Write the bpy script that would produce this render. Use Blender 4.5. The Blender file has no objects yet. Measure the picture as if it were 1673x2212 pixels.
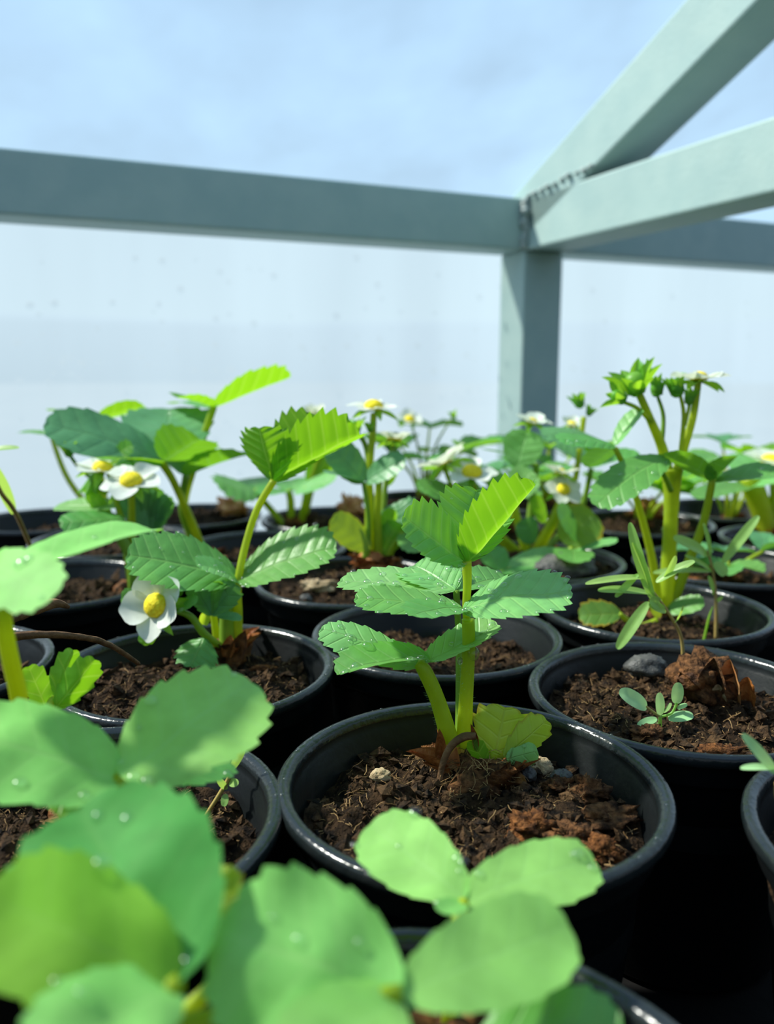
import bpy, math, random
from mathutils import Vector, Matrix, noise

# ------------------------------------------------------------------ camera, sky, sun, exposure
SC = bpy.context.scene
COL = SC.collection
FPX, W_PX, H_PX = 1800.0, 1673.0, 2212.0
PITCH = math.atan((1106.0 - 800.0) / FPX)
CP, SP = math.cos(PITCH), math.sin(PITCH)
EYE = 0.1045                                   # camera height above the pot rims (rims at z = 0)

cam_d = bpy.data.cameras.new('camera')
cam = bpy.data.objects.new('camera', cam_d)
COL.objects.link(cam)
cam.location = (0, 0, EYE)
cam.rotation_euler = (math.pi / 2 - PITCH, 0, 0)
cam_d.sensor_fit = 'VERTICAL'
cam_d.sensor_height = 36.0
cam_d.lens = FPX / H_PX * 36.0
cam_d.clip_start = 0.004
cam_d.clip_end = 400
cam_d.dof.use_dof = True
cam_d.dof.focus_distance = 0.245
cam_d.dof.aperture_fstop = 11.0
SC.camera = cam

SUN_DIR = Vector((-0.66, 0.17, 0.74)).normalized()
world = bpy.data.worlds.new('world')
SC.world = world
world.use_nodes = True
nt = world.node_tree
nt.nodes.clear()
wo = nt.nodes.new('ShaderNodeOutputWorld')
bg = nt.nodes.new('ShaderNodeBackground')
tc = nt.nodes.new('ShaderNodeTexCoord')
sx = nt.nodes.new('ShaderNodeSeparateXYZ')
rp = nt.nodes.new('ShaderNodeValToRGB')
cr = rp.color_ramp
for q_, c_ in ((0.0, (0.62, 0.74, 0.82)), (0.10, (0.58, 0.80, 0.97)), (0.34, (0.31, 0.57, 0.95)), (1.0, (0.07, 0.17, 0.45))):
    e = cr.elements[0] if q_ == 0 else (cr.elements[1] if q_ == 1.0 else cr.elements.new(q_))
    e.position = q_
    e.color = (*c_, 1)
nt.links.new(tc.outputs['Generated'], sx.inputs[0])
nt.links.new(sx.outputs['Z'], rp.inputs[0])
nt.links.new(rp.outputs[0], bg.inputs['Color'])
nt.links.new(bg.outputs[0], wo.inputs['Surface'])
bg.inputs['Strength'].default_value = 0.60

sun_d = bpy.data.lights.new('sun', 'SUN')
sun = bpy.data.objects.new('sun', sun_d)
COL.objects.link(sun)
sun.location = SUN_DIR * 5
sun.rotation_euler = SUN_DIR.to_track_quat('Z', 'Y').to_euler()
sun_d.energy = 9.5
sun_d.angle = math.radians(3.0)
sun_d.color = (1.0, 0.95, 0.84)

vs = SC.view_settings
vs.view_transform = 'Standard'
vs.look = 'None'
vs.gamma = 1.0
vs.use_curve_mapping = False
vs.exposure = 0.0
SC.cycles.max_bounces = 10
SC.cycles.transparent_max_bounces = 16

# ------------------------------------------------------------------ helpers
def P(px, py, y):
    """world point seen at pixel px, py whose distance straight ahead is y metres"""
    u, v = (px - W_PX / 2) / FPX, -(py - H_PX / 2) / FPX
    d = Vector((u, CP + v * SP, -SP + v * CP))
    return Vector((0, 0, EYE)) + d * (y / d.y)

def V(*a):
    return Vector(a)

def px2m(px, y):
    return px * y / FPX * 1.0

class MB:
    def __init__(s):
        s.v, s.f, s.uv, s.sm = [], [], {}, True
    def add(s, vs_, fs):
        o = len(s.v)
        s.v.extend(vs_)
        s.f.extend([tuple(i + o for i in f) for f in fs])
        return o

def link(name, mb, mat, parent=None, base=None, smooth=True, uvs=None):
    me = bpy.data.meshes.new(name)
    b = base if base is not None else Vector((0, 0, 0))
    me.from_pydata([tuple(Vector(p) - b) for p in mb.v], [], mb.f)
    if uvs is not None:
        lay = me.uv_layers.new(name='UVMap')
        idx = [0] * len(me.loops)
        me.loops.foreach_get('vertex_index', idx)
        lay.data.foreach_set('uv', [c for i in idx for c in uvs[i]])
    if smooth:
        me.polygons.foreach_set('use_smooth', [True] * len(me.polygons))
    me.materials.append(mat)
    me.update()
    ob = bpy.data.objects.new(name, me)
    COL.objects.link(ob)
    if parent is not None:
        ob.parent = parent
    elif base is not None:
        ob.location = b
    return ob

def thing(name, label, cat, loc, group=None, kind=None):
    o = bpy.data.objects.new(name, None)
    COL.objects.link(o)
    o.location = loc
    o.empty_display_size = 0.01
    o['label'] = label
    o['category'] = cat
    if group:
        o['group'] = group
    if kind:
        o['kind'] = kind
    return o

def tag(o, label, cat, group=None, kind=None):
    o['label'] = label
    if cat:
        o['category'] = cat
    if group:
        o['group'] = group
    if kind:
        o['kind'] = kind
    return o

def frame_z(d, up=Vector((0, 0, 1))):
    z = d.normalized()
    x = up.cross(z)
    if x.length < 1e-4:
        x = Vector((1, 0, 0)).cross(z)
    x.normalize()
    return x, z.cross(x), z

def spline(pts, n):
    """Catmull-Rom through points (Vector, radius)"""
    out = []
    m = len(pts)
    for i in range(m - 1):
        p0, p1, p2, p3 = pts[max(i - 1, 0)], pts[i], pts[i + 1], pts[min(i + 2, m - 1)]
        for k in range(n):
            t = k / n
            def cr_(a, b, c, d):
                return 0.5 * ((2 * b) + (c - a) * t + (2 * a - 5 * b + 4 * c - d) * t * t + (3 * b - a - 3 * c + d) * t * t * t)
            out.append((cr_(p0[0], p1[0], p2[0], p3[0]), p1[1] + (p2[1] - p1[1]) * t))
    out.append(pts[-1])
    return out

def tube(mb, pts, n=5, sides=8, flat=1.0, lump=0.0, seed=0):
    path = spline(pts, n)
    ring0 = len(mb.v)
    prevx = None
    for i, (p, r) in enumerate(path):
        a = path[max(i - 1, 0)][0]
        b = path[min(i + 1, len(path) - 1)][0]
        d = (b - a)
        if d.length < 1e-9:
            d = Vector((0, 0, 1))
        d.normalize()
        if prevx is None:
            x, y, _ = frame_z(d, Vector((0.3, -1, 0.2)))
        else:
            x = (prevx - d * prevx.dot(d)).normalized()
            y = d.cross(x)
        prevx = x
        for k in range(sides):
            t = 2 * math.pi * k / sides
            rr = r
            if lump:
                rr = r * (1 + lump * noise.noise(Vector((p.x * 300 + seed, p.y * 300 + k, p.z * 300))))
            mb.v.append(p + x * (math.cos(t) * rr) + y * (math.sin(t) * rr * flat))
    m = len(path)
    for i in range(m - 1):
        for k in range(sides):
            a = ring0 + i * sides + k
            b = ring0 + i * sides + (k + 1) % sides
            mb.f.append((a, b, b + sides, a + sides))
    mb.f.append(tuple(ring0 + k for k in reversed(range(sides))))
    mb.f.append(tuple(ring0 + (m - 1) * sides + k for k in range(sides)))

# ------------------------------------------------------------------ materials
def newmat(name):
    m = bpy.data.materials.new(name)
    m.use_nodes = True
    m.node_tree.nodes.clear()
    return m, m.node_tree, m.node_tree.nodes, m.node_tree.links

def principled(name, col, rough=0.5, spec=0.5, noise_scale=None, col2=None, bump=0.0, bump_scale=None, coat=0.0, detail=4, dist=0.002):
    m, t, N, L = newmat(name)
    o = N.new('ShaderNodeOutputMaterial')
    b = N.new('ShaderNodeBsdfPrincipled')
    b.inputs['Base Color'].default_value = (*col, 1)
    b.inputs['Roughness'].default_value = rough
    b.inputs['Specular IOR Level'].default_value = spec
    b.inputs['Coat Weight'].default_value = coat
    L.new(b.outputs[0], o.inputs['Surface'])
    if noise_scale:
        g = N.new('ShaderNodeTexCoord')
        n = N.new('ShaderNodeTexNoise')
        n.inputs['Scale'].default_value = noise_scale
        n.inputs['Detail'].default_value = detail
        L.new(g.outputs['Object'], n.inputs['Vector'])
        r = N.new('ShaderNodeValToRGB')
        r.color_ramp.elements[0].position = 0.35
        r.color_ramp.elements[1].position = 0.68
        r.color_ramp.elements[0].color = (*col, 1)
        r.color_ramp.elements[1].color = (*(col2 or col), 1)
        L.new(n.outputs[0], r.inputs[0])
        L.new(r.outputs[0], b.inputs['Base Color'])
        if bump:
            n2 = N.new('ShaderNodeTexNoise')
            n2.inputs['Scale'].default_value = bump_scale or noise_scale
            n2.inputs['Detail'].default_value = detail
            L.new(g.outputs['Object'], n2.inputs['Vector'])
            bp = N.new('ShaderNodeBump')
            bp.inputs['Strength'].default_value = bump
            bp.inputs['Distance'].default_value = dist
            L.new(n2.outputs[0], bp.inputs['Height'])
            L.new(bp.outputs[0], b.inputs['Normal'])
    return m

def leaf_mat(name, top, trans, vein, edge=None, tw=0.45, veins=True, rough=0.42, gloss=0.5, relief=0.5):
    """leaf blade: reflecting upper colour, light let through in a warmer green, side veins running out to the teeth (UV: x across, y tooth count)"""
    m, t, N, L = newmat(name)
    o = N.new('ShaderNodeOutputMaterial')
    uv = N.new('ShaderNodeUVMap')
    sp_ = N.new('ShaderNodeSeparateXYZ')
    L.new(uv.outputs[0], sp_.inputs[0])
    def math_(op, a, b=None, clamp=False):
        n = N.new('ShaderNodeMath')
        n.operation = op
        n.use_clamp = clamp
        for i, q in enumerate((a, b)):
            if q is None:
                continue
            if isinstance(q, (int, float)):
                n.inputs[i].default_value = q
            else:
                L.new(q, n.inputs[i])
        return n.outputs[0]
    au = math_('ABSOLUTE', sp_.outputs['X'])
    fr = math_('FRACT', sp_.outputs['Y'])
    dv = math_('ABSOLUTE', math_('SUBTRACT', fr, 0.5))          # 0 on the lateral vein
    lat = math_('SUBTRACT', 1.0, math_('MULTIPLY', dv, 9.0), True)
    mid = math_('SUBTRACT', 1.0, math_('MULTIPLY', au, 16.0), True)
    vn = math_('MAXIMUM', math_('MULTIPLY', lat, 0.55), mid)
    oi = N.new('ShaderNodeObjectInfo')
    g = N.new('ShaderNodeTexCoord')
    nz = N.new('ShaderNodeTexNoise')
    nz.inputs['Scale'].default_value = 260
    nz.inputs['Detail'].default_value = 3
    L.new(g.outputs['Object'], nz.inputs['Vector'])
    # colour
    def mix(a, b, f):
        n = N.new('ShaderNodeMix')
        n.data_type = 'RGBA'
        for s_, q in (('A', a), ('B', b)):
            i = [x for x in n.inputs if x.name == s_ and x.type == 'RGBA'][0]
            if isinstance(q, tuple):
                i.default_value = (*q, 1)
            else:
                L.new(q, i)
        fi = [x for x in n.inputs if x.name == 'Factor' and x.type == 'VALUE'][0]
        if isinstance(f, (int, float)):
            fi.default_value = f
        else:
            L.new(f, fi)
        return [x for x in n.outputs if x.type == 'RGBA'][0]
    hs = N.new('ShaderNodeHueSaturation')
    L.new(math_('ADD', math_('MULTIPLY', oi.outputs['Random'], 0.03), 0.485), hs.inputs['Hue'])
    L.new(math_('ADD', math_('MULTIPLY', nz.outputs[0], 0.5), 0.72), hs.inputs['Value'])
    hs.inputs['Color'].default_value = (*top, 1)
    topc = mix(hs.outputs[0], vein, math_('MULTIPLY', vn, 0.55) if veins else 0.0)
    if edge:
        em = math_('MULTIPLY', math_('SUBTRACT', au, 0.80, True), 5.0, True)
        topc = mix(topc, edge, math_('MULTIPLY', em, math_('GREATER_THAN', nz.outputs[0], 0.42)))
    trc = mix(trans, tuple(c * 1.0 for c in vein), math_('MULTIPLY', vn, 0.6) if veins else 0.0)
    d = N.new('ShaderNodeBsdfPrincipled')
    d.inputs['Roughness'].default_value = rough
    d.inputs['Specular IOR Level'].default_value = gloss
    L.new(topc, d.inputs['Base Color'])
    tr = N.new('ShaderNodeBsdfTranslucent')
    L.new(trc, tr.inputs['Color'])
    if veins:
        bp = N.new('ShaderNodeBump')
        bp.inputs['Strength'].default_value = relief
        bp.inputs['Distance'].default_value = 0.0006
        hgt = math_('ADD', math_('MULTIPLY', math_('SUBTRACT', 1.0, vn), 1.0), math_('MULTIPLY', nz.outputs[0], 0.7))
        L.new(hgt, bp.inputs['Height'])
        L.new(bp.outputs[0], d.inputs['Normal'])
    mx = N.new('ShaderNodeMixShader')
    mx.inputs[0].default_value = tw
    L.new(d.outputs[0], mx.inputs[1])
    L.new(tr.outputs[0], mx.inputs[2])
    L.new(mx.outputs[0], o.inputs['Surface'])
    return m

def water_mat(name, refr=0.0):
    m, t, N, L = newmat(name)
    o = N.new('ShaderNodeOutputMaterial')
    tr = N.new('ShaderNodeBsdfTransparent')
    tr.inputs['Color'].default_value = (0.97, 1, 0.98, 1)
    rf = N.new('ShaderNodeBsdfRefraction')
    rf.inputs['IOR'].default_value = 1.33
    gl = N.new('ShaderNodeBsdfGlossy')
    gl.inputs['Roughness'].default_value = 0.20
    lw = N.new('ShaderNodeLayerWeight')
    lw.inputs['Blend'].default_value = 0.5
    pw = N.new('ShaderNodeMath')
    pw.operation = 'POWER'
    pw.inputs[1].default_value = 3.5
    L.new(lw.outputs['Facing'], pw.inputs[0])
    fz = N.new('ShaderNodeMath')
    fz.operation = 'MULTIPLY_ADD'
    fz.inputs[1].default_value = 0.6
    fz.inputs[2].default_value = 0.06
    L.new(pw.outputs[0], fz.inputs[0])
    a = N.new('ShaderNodeMixShader')
    a.inputs[0].default_value = refr
    L.new(tr.outputs[0], a.inputs[1])
    L.new(rf.outputs[0], a.inputs[2])
    b = N.new('ShaderNodeMixShader')
    L.new(fz.outputs[0], b.inputs[0])
    L.new(a.outputs[0], b.inputs[1])
    L.new(gl.outputs[0], b.inputs[2])
    L.new(b.outputs[0], o.inputs['Surface'])
    return m

def film_mat(name, clear, tint, haze):
    """thin cloudy plastic sheet: part of the light goes straight through, part is scattered onward"""
    m, t, N, L = newmat(name)
    o = N.new('ShaderNodeOutputMaterial')
    tr = N.new('ShaderNodeBsdfTransparent')
    tr.inputs['Color'].default_value = (*tint, 1)
    tl = N.new('ShaderNodeBsdfTranslucent')
    tl.inputs['Color'].default_value = (*haze, 1)
    g = N.new('ShaderNodeTexCoord')
    mp = N.new('ShaderNodeMapping')
    mp.inputs['Scale'].default_value = (3.2, 3.2, 0.55)
    mp.inputs['Rotation'].default_value = (0.12, 0.10, 0)
    L.new(g.outputs['Object'], mp.inputs[0])
    nz = N.new('ShaderNodeTexNoise')
    nz.inputs['Scale'].default_value = 3.0
    nz.inputs['Detail'].default_value = 3
    L.new(mp.outputs[0], nz.inputs['Vector'])
    mr = N.new('ShaderNodeMapRange')
    mr.inputs['From Min'].default_value = 0.3
    mr.inputs['From Max'].default_value = 0.75
    mr.inputs['To Min'].default_value = 1 - clear - 0.05
    mr.inputs['To Max'].default_value = 1 - clear + 0.07
    L.new(nz.outputs[0], mr.inputs[0])
    mx = N.new('ShaderNodeMixShader')
    L.new(mr.outputs[0], mx.inputs[0])
    L.new(tr.outputs[0], mx.inputs[1])
    L.new(tl.outputs[0], mx.inputs[2])
    L.new(mx.outputs[0], o.inputs['Surface'])
    return m

M = {}
M['leaf'] = leaf_mat('strawberry leaf', (0.15, 0.44, 0.09), (0.26, 0.58, 0.02), (0.30, 0.59, 0.14), tw=0.42)
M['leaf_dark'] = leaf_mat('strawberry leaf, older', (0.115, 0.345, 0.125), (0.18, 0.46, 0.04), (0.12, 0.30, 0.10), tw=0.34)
M['leaf_pale'] = leaf_mat('strawberry leaf, pale', (0.24, 0.58, 0.17), (0.32, 0.68, 0.05), (0.38, 0.70, 0.22), tw=0.42)
M['leaf_front'] = leaf_mat('strawberry leaf, broad', (0.33, 0.72, 0.17), (0.40, 0.80, 0.06), (0.37, 0.74, 0.20), tw=0.42, rough=0.6, gloss=0.35, relief=0.08)
M['leaf_front_shaded'] = leaf_mat('strawberry leaf, broad dark', (0.10, 0.36, 0.07), (0.22, 0.52, 0.03), (0.13, 0.40, 0.08), tw=0.42, rough=0.65, gloss=0.25, relief=0.06)  # broad leaf colour with the shadow of the leaf above put in
M['leaf_front_yellow'] = leaf_mat('strawberry leaf, broad yellowish', (0.26, 0.58, 0.06), (0.50, 0.82, 0.03), (0.32, 0.62, 0.08), tw=0.45, rough=0.65, gloss=0.25, relief=0.06)
M['leaf_young'] = leaf_mat('strawberry leaf, young', (0.15, 0.40, 0.04), (0.30, 0.62, 0.012), (0.55, 0.80, 0.10), tw=0.55)
M['leaf_bud'] = leaf_mat('strawberry leaf, yellowing', (0.40, 0.54, 0.06), (0.60, 0.78, 0.03), (0.52, 0.66, 0.10), edge=(0.30, 0.15, 0.02), tw=0.45)
M['leaf_sear'] = leaf_mat('strawberry leaf, yellow edge', (0.15, 0.32, 0.05), (0.42, 0.58, 0.02), (0.34, 0.50, 0.06), edge=(0.60, 0.38, 0.02), tw=0.5)
M['sepal'] = leaf_mat('sepal', (0.17, 0.44, 0.05), (0.44, 0.78, 0.03), (0.2, 0.4, 0.05), tw=0.45, veins=False)
M['weed'] = leaf_mat('weed leaf', (0.32, 0.56, 0.14), (0.54, 0.80, 0.12), (0.32, 0.5, 0.15), tw=0.42, veins=False)
M['seedling'] = leaf_mat('seedling leaf', (0.44, 0.76, 0.34), (0.52, 0.80, 0.28), (0.4, 0.6, 0.3), tw=0.35, veins=False)
M['petal'] = leaf_mat('petal', (0.84, 0.88, 0.80), (0.84, 0.88, 0.70), (0.8, 0.85, 0.7), tw=0.40, veins=False, rough=0.55, gloss=0.3)
M['stem'] = leaf_mat('petiole', (0.40, 0.53, 0.025), (0.72, 0.80, 0.02), (0.3, 0.5, 0.05), tw=0.45, veins=False)
M['stem_dark'] = leaf_mat('petiole, green', (0.20, 0.38, 0.03), (0.42, 0.58, 0.02), (0.3, 0.5, 0.05), tw=0.30, veins=False)
M['weed_stem'] = principled('weed stem', (0.34, 0.22, 0.07), 0.6, 0.3, 150, (0.42, 0.34, 0.10))
M['pollen'] = principled('flower centre', (0.80, 0.58, 0.01), 0.7, 0.2, 900, (0.92, 0.80, 0.04), 0.8, 1400, dist=0.0005)
M['crown'] = principled('crown', (0.045, 0.018, 0.007), 0.75, 0.25, 260, (0.22, 0.085, 0.022), 0.9, 500)
M['stipule'] = principled('stipule', (0.26, 0.07, 0.012), 0.55, 0.35, 200, (0.48, 0.19, 0.05), 0.5, 500)
M['stipule_red'] = principled('stipule red', (0.44, 0.13, 0.035), 0.45, 0.4, 160, (0.78, 0.44, 0.18), 0.4, 300)
M['sheath'] = principled('petiole base', (0.42, 0.16, 0.02), 0.5, 0.35, 160, (0.62, 0.40, 0.04), 0.3, 400)
M['straw'] = principled('dry stalk', (0.075, 0.038, 0.015), 0.7, 0.25, 200, (0.20, 0.105, 0.045), 0.5, 400)
M['pot'] = principled('black plastic', (0.006, 0.0075, 0.008), 0.34, 0.22, 60, (0.007, 0.008, 0.009), 0.08, 240)
M['rim'] = principled('black plastic rim', (0.008, 0.012, 0.013), 0.20, 0.5, 90, (0.016, 0.019, 0.020), 0.14, 420)
M['soil'] = principled('potting soil', (0.006, 0.004, 0.003), 0.95, 0.12, 300, (0.055, 0.031, 0.015), 1.0, 900, detail=8)
M['crumb'] = principled('soil crumbs', (0.008, 0.0055, 0.004), 0.9, 0.2, 260, (0.105, 0.056, 0.024), 0.8, 900, detail=6)
M['fibre'] = principled('soil fibres', (0.14, 0.075, 0.028), 0.8, 0.2, 240, (0.42, 0.27, 0.12))
M['bark'] = principled('bark chip', (0.022, 0.011, 0.006), 0.9, 0.15, 420, (0.20, 0.09, 0.035), 1.0, 700, detail=7)
M['bark_red'] = principled('bark chip, reddish', (0.04, 0.016, 0.007), 0.9, 0.15, 420, (0.27, 0.105, 0.032), 1.0, 700, detail=7)
M['stone'] = principled('pebble', (0.30, 0.21, 0.11), 0.75, 0.3, 260, (0.55, 0.43, 0.27), 0.7, 500)
M['stone_dark'] = principled('dark pebble', (0.035, 0.036, 0.036), 0.5, 0.4, 200, (0.10, 0.095, 0.085), 0.6, 400)
M['steel'] = principled('painted steel', (0.33, 0.455, 0.435), 0.6, 0.3, 40, (0.37, 0.49, 0.46), 0.15, 300)
M['weld'] = principled('weld bead', (0.30, 0.38, 0.37), 0.5, 0.5, 200, (0.42, 0.47, 0.43), 0.6, 500)
M['water'] = water_mat('water', 0.3)
M['water_film'] = water_mat('water on sheet', 0.95)
M['film'] = film_mat('plastic sheet', 0.50, (0.95, 0.99, 1.0), (0.66, 0.86, 1.0))
M['film_roof'] = film_mat('plastic sheet roof', 0.72, (0.93, 0.98, 1.0), (0.44, 0.70, 1.0))
M['bench'] = principled('bench', (0.006, 0.006, 0.006), 0.9, 0.1, 30, (0.010, 0.009, 0.009), 0.4, 100)
M['ground'] = principled('outside ground', (0.095, 0.105, 0.13), 0.95, 0.1, 0.5, (0.12, 0.13, 0.15))
M['hill'] = principled('far hills', (0.13, 0.16, 0.21), 1.0, 0.0, 0.05, (0.15, 0.18, 0.23))

# ------------------------------------------------------------------ greenhouse frame and sheet
S = 0.045                                        # side of the square steel tube
WA = math.radians(66.0)
DW = Vector((math.sin(WA), math.cos(WA), 0))     # along the wall, to the right
NW = Vector((-math.cos(WA), math.sin(WA), 0))    # out through the wall
UP = Vector((0, 0, 1))
CORNER = P(1135, 540, 0.84)                      # inner lower corner where rail, tie beam and post meet
CORNER_LOW = CORNER.copy()

def on_side_plane(px, py):
    """pixel -> point on the vertical plane through CORNER that holds the tie beam's near face"""
    e0 = Vector((0, 0, EYE))
    d = P(px, py, 1.0) - e0
    k = (CORNER - e0).dot(DW) / d.dot(DW)
    return e0 + d * k

def bar(o, ax, ay, az):
    mb = MB()
    c = [o, o + ax, o + ax + ay, o + ay]
    mb.v = c + [p + az for p in c]
    mb.f = [(3, 2, 1, 0), (4, 5, 6, 7), (0, 1, 5, 4), (1, 2, 6, 5), (2, 3, 7, 6), (3, 0, 4, 7)]
    return mb

def bevel(o, w=0.002, seg=2):
    b = o.modifiers.new('bevel', 'BEVEL')
    b.width = w
    b.segments = seg
    b.limit_method = 'ANGLE'
    return o

zc = CORNER.z
frame = thing('greenhouse_frame', 'grey painted square steel frame of the greenhouse above the pots', 'frame',
              Vector((CORNER.x, CORNER.y, -0.9)))
fb = frame.location.copy()
bevel(link('post', bar(Vector((CORNER.x, CORNER.y, -0.9)), DW * S, NW * S, UP * (zc + 0.9)), M['steel'], frame, fb, False))
bevel(link('rail', bar(CORNER - DW * 2.2, DW * 2.2, NW * S, UP * (S * 1.06)), M['steel'], frame, fb, False))
bevel(link('rail', bar(CORNER + DW * S, DW * 2.2, NW * S, UP * (S * 1.06)), M['steel'], frame, fb, False))
bevel(link('tie_beam', bar(CORNER + NW * S, DW * S, -NW * (1.6 + S), UP * (S * 1.06)), M['steel'], frame, fb, False))
ra = on_side_plane(1115, 415)
rb_ = on_side_plane(1480, 0)
rdir = (rb_ - ra).normalized()
rperp = DW.cross(rdir)
rperp.normalize()
if rperp.z > 0:
    rperp = -rperp
rlow = on_side_plane(1290, 355)
rw = (rlow - ra).dot(rperp)
r0 = ra - rdir * 0.012
raf = bar(r0, DW * S, rperp * rw, rdir * 1.5)
bevel(link('rafter', raf, M['steel'], frame, fb, False))
# weld beads: along the vertical seam and along the rafter's foot
rng = random.Random(4)
def bead(a, b, n, r):
    for i in range(n):
        t = (i + 0.5) / n
        c = a.lerp(b, t) + Vector((rng.uniform(-1, 1), rng.uniform(-1, 1), rng.uniform(-1, 1))) * r * 0.25
        ob = link('weld_bead', blob(c, Vector((1, 1, 0.8)) * r * rng.uniform(0.7, 1.25), rng.random() * 99, 0.35), M['weld'], frame, fb)

def blob(c, rad, seed, rough=0.3, nu=8, nv=6, freq=1.1, rot=None):
    mb = MB()
    for i in range(nv + 1):
        th = math.pi * i / nv
        for k in range(nu):
            ph = 2 * math.pi * k / nu
            d = Vector((math.sin(th) * math.cos(ph), math.sin(th) * math.sin(ph), math.cos(th)))
            s = 1 + rough * noise.noise(d * freq + Vector((seed * 3.7, seed * 1.3, seed)))
            if nu > 15:
                s += rough * (0.5 * noise.noise(d * freq * 2.7 + Vector((seed, 1, 2))) + 0.3 * noise.noise(d * freq * 6.5 + Vector((seed, 3, 2))))
            q = Vector((d.x * rad[0] * s, d.y * rad[1] * s, d.z * rad[2] * s))
            if rot is not None:
                q = rot @ q
            mb.v.append(Vector(c) + q)
    for i in range(nv):
        for k in range(nu):
            a, b = i * nu + k, i * nu + (k + 1) % nu
            mb.f.append((a, a + nu, b + nu, b))
    return mb

bead(CORNER + V(-0.001, -0.003, 0.002), CORNER + UP * S * 1.02 + V(-0.001, -0.003, 0), 9, 0.0052)
bead(CORNER + UP * S * 1.06 - DW * 0.001 + NW * 0.01, rlow - DW * 0.001, 11, 0.0030)

# cloudy plastic sheet on the outer side of the frame
def sheet(o, ax, ay, nx, ny, amp, seed, out):
    mb = MB()
    for j in range(ny + 1):
        for i in range(nx + 1):
            p = o + ax * (i / nx) + ay * (j / ny)
            w = noise.noise(Vector((p.x * 5 + seed, p.y * 5, p.z * 1.2))) + 0.4 * noise.noise(Vector((p.x * 17 + seed, p.y * 17, p.z * 3)))
            mb.v.append(p + out * (amp * (1 + w)))
    for j in range(ny):
        for i in range(nx):
            a = j * (nx + 1) + i
            mb.f.append((a, a + 1, a + nx + 2, a + nx + 1))
    return mb

film_o = CORNER + NW * (S + 0.002) - DW * 2.2
film_o.z = -0.9
wall = link('wall_back', sheet(film_o, DW * 4.4, UP * (zc + S + 0.9), 220, 70, 0.004, 3, NW), M['film'])
tag(wall, 'cloudy white plastic sheet wall behind the rows of pots', None, kind='structure')
roof_n = -rperp
roof_o = ra + roof_n * 0.003 - DW * 2.2 - rdir * 0.05
roof = link('ceiling', sheet(roof_o, DW * 4.4, rdir * 1.55, 160, 60, 0.003, 9, roof_n), M['film_roof'])
tag(roof, 'clear plastic sheet roof sloping up over the rafter', None, kind='structure')

# water drops clinging to the inside of the wall sheet
def drop_mesh(name, r, sag=0.25):
    mb = MB()
    nu, nv = 10, 4
    for i in range(nv + 1):
        th = 0.5 * math.pi * i / nv
        for k in range(nu):
            ph = 2 * math.pi * k / nu
            y = math.sin(th) * math.sin(ph)
            mb.v.append(Vector((math.sin(th) * math.cos(ph) * r, (y - sag * math.cos(th)) * r, math.cos(th) * r * 0.62)))
    for i in range(nv):
        for k in range(nu):
            a, b = i * nu + k, i * nu + (k + 1) % nu
            mb.f.append((a, a + nu, b + nu, b))
    me = bpy.data.meshes.new(name)
    me.from_pydata([tuple(p) for p in mb.v], [], mb.f)
    me.polygons.foreach_set('use_smooth', [True] * len(me.polygons))
    me.materials.append(M['water'])
    return me

DROP = drop_mesh('water_drop', 1.0, 0.1)
WDROP = drop_mesh('water_drop_hanging', 1.0, 0.35)
WDROP.materials[0] = M['water_film']
def drop(parent, pos, nrm, r, base, me=DROP, updir=Vector((0, 1, 0))):
    o = bpy.data.objects.new('water_drop', me)
    COL.objects.link(o)
    o.parent = parent
    z = nrm.normalized()
    x = updir.cross(z)
    if x.length < 1e-3:
        x = Vector((1, 0, 0)).cross(z)
    x.normalize()
    y = z.cross(x)
    mt = Matrix((x, y, z)).transposed().to_4x4()
    o.matrix_local = Matrix.Translation(pos - base) @ mt @ Matrix.Diagonal((r, r, r, 1))
    return o

rng = random.Random(11)
for k in range(150):
    px = rng.uniform(20, 1080) if k < 125 else rng.uniform(1220, 1660)
    py = rng.triangular(520, 1080, 760)
    e0 = V(0, 0, EYE)
    d = P(px, py, 1.0) - e0
    po = film_o + NW * 0.003
    q = e0 + d * ((po - e0).dot(NW) / d.dot(NW))
    drop(wall, q - NW * 0.0012, -NW, rng.choice((0.0016, 0.0020, 0.0026, 0.0034)), V(0, 0, 0), WDROP, UP)

# bench, ground outside and pale hills beyond the sheet
bo = CORNER + NW * (S - 0.01) - DW * 1.6
bo.z = -0.116
bench = link('floor', bar(bo, DW * 3.2, -NW * 1.5, UP * 0.03), M['bench'], None, None, False)
tag(bench, 'dark bench top that carries the rows of pots', None, kind='structure')
g = MB()
g.add([V(-300, -300, -0.9), V(300, -300, -0.9), V(300, 300, -0.9), V(-300, 300, -0.9)], [(0, 1, 2, 3)])
tag(link('ground', g, M['ground']), 'pale ground outside the greenhouse', None, kind='structure')
hm = MB()
for i in range(61):
    a = math.radians(-80 + i * 160 / 60)
    r = 70
    h = 5.4 + 0.5 * noise.noise(V(i * 0.17, 0, 0)) - 0.02 * i
    for rr, hh in ((r, -0.9), (r + 6, h * 0.8), (r + 14, h), (r + 40, -0.9)):
        hm.v.append(V(math.sin(a) * rr, math.cos(a) * rr, hh))
for i in range(60):
    for k in range(3):
        b = i * 4 + k
        hm.f.append((b, b + 1, b + 5, b + 4))
tag(link('hills', hm, M['hill']), 'pale bluish hill line seen dimly through the plastic sheet', None, kind='structure')

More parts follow.
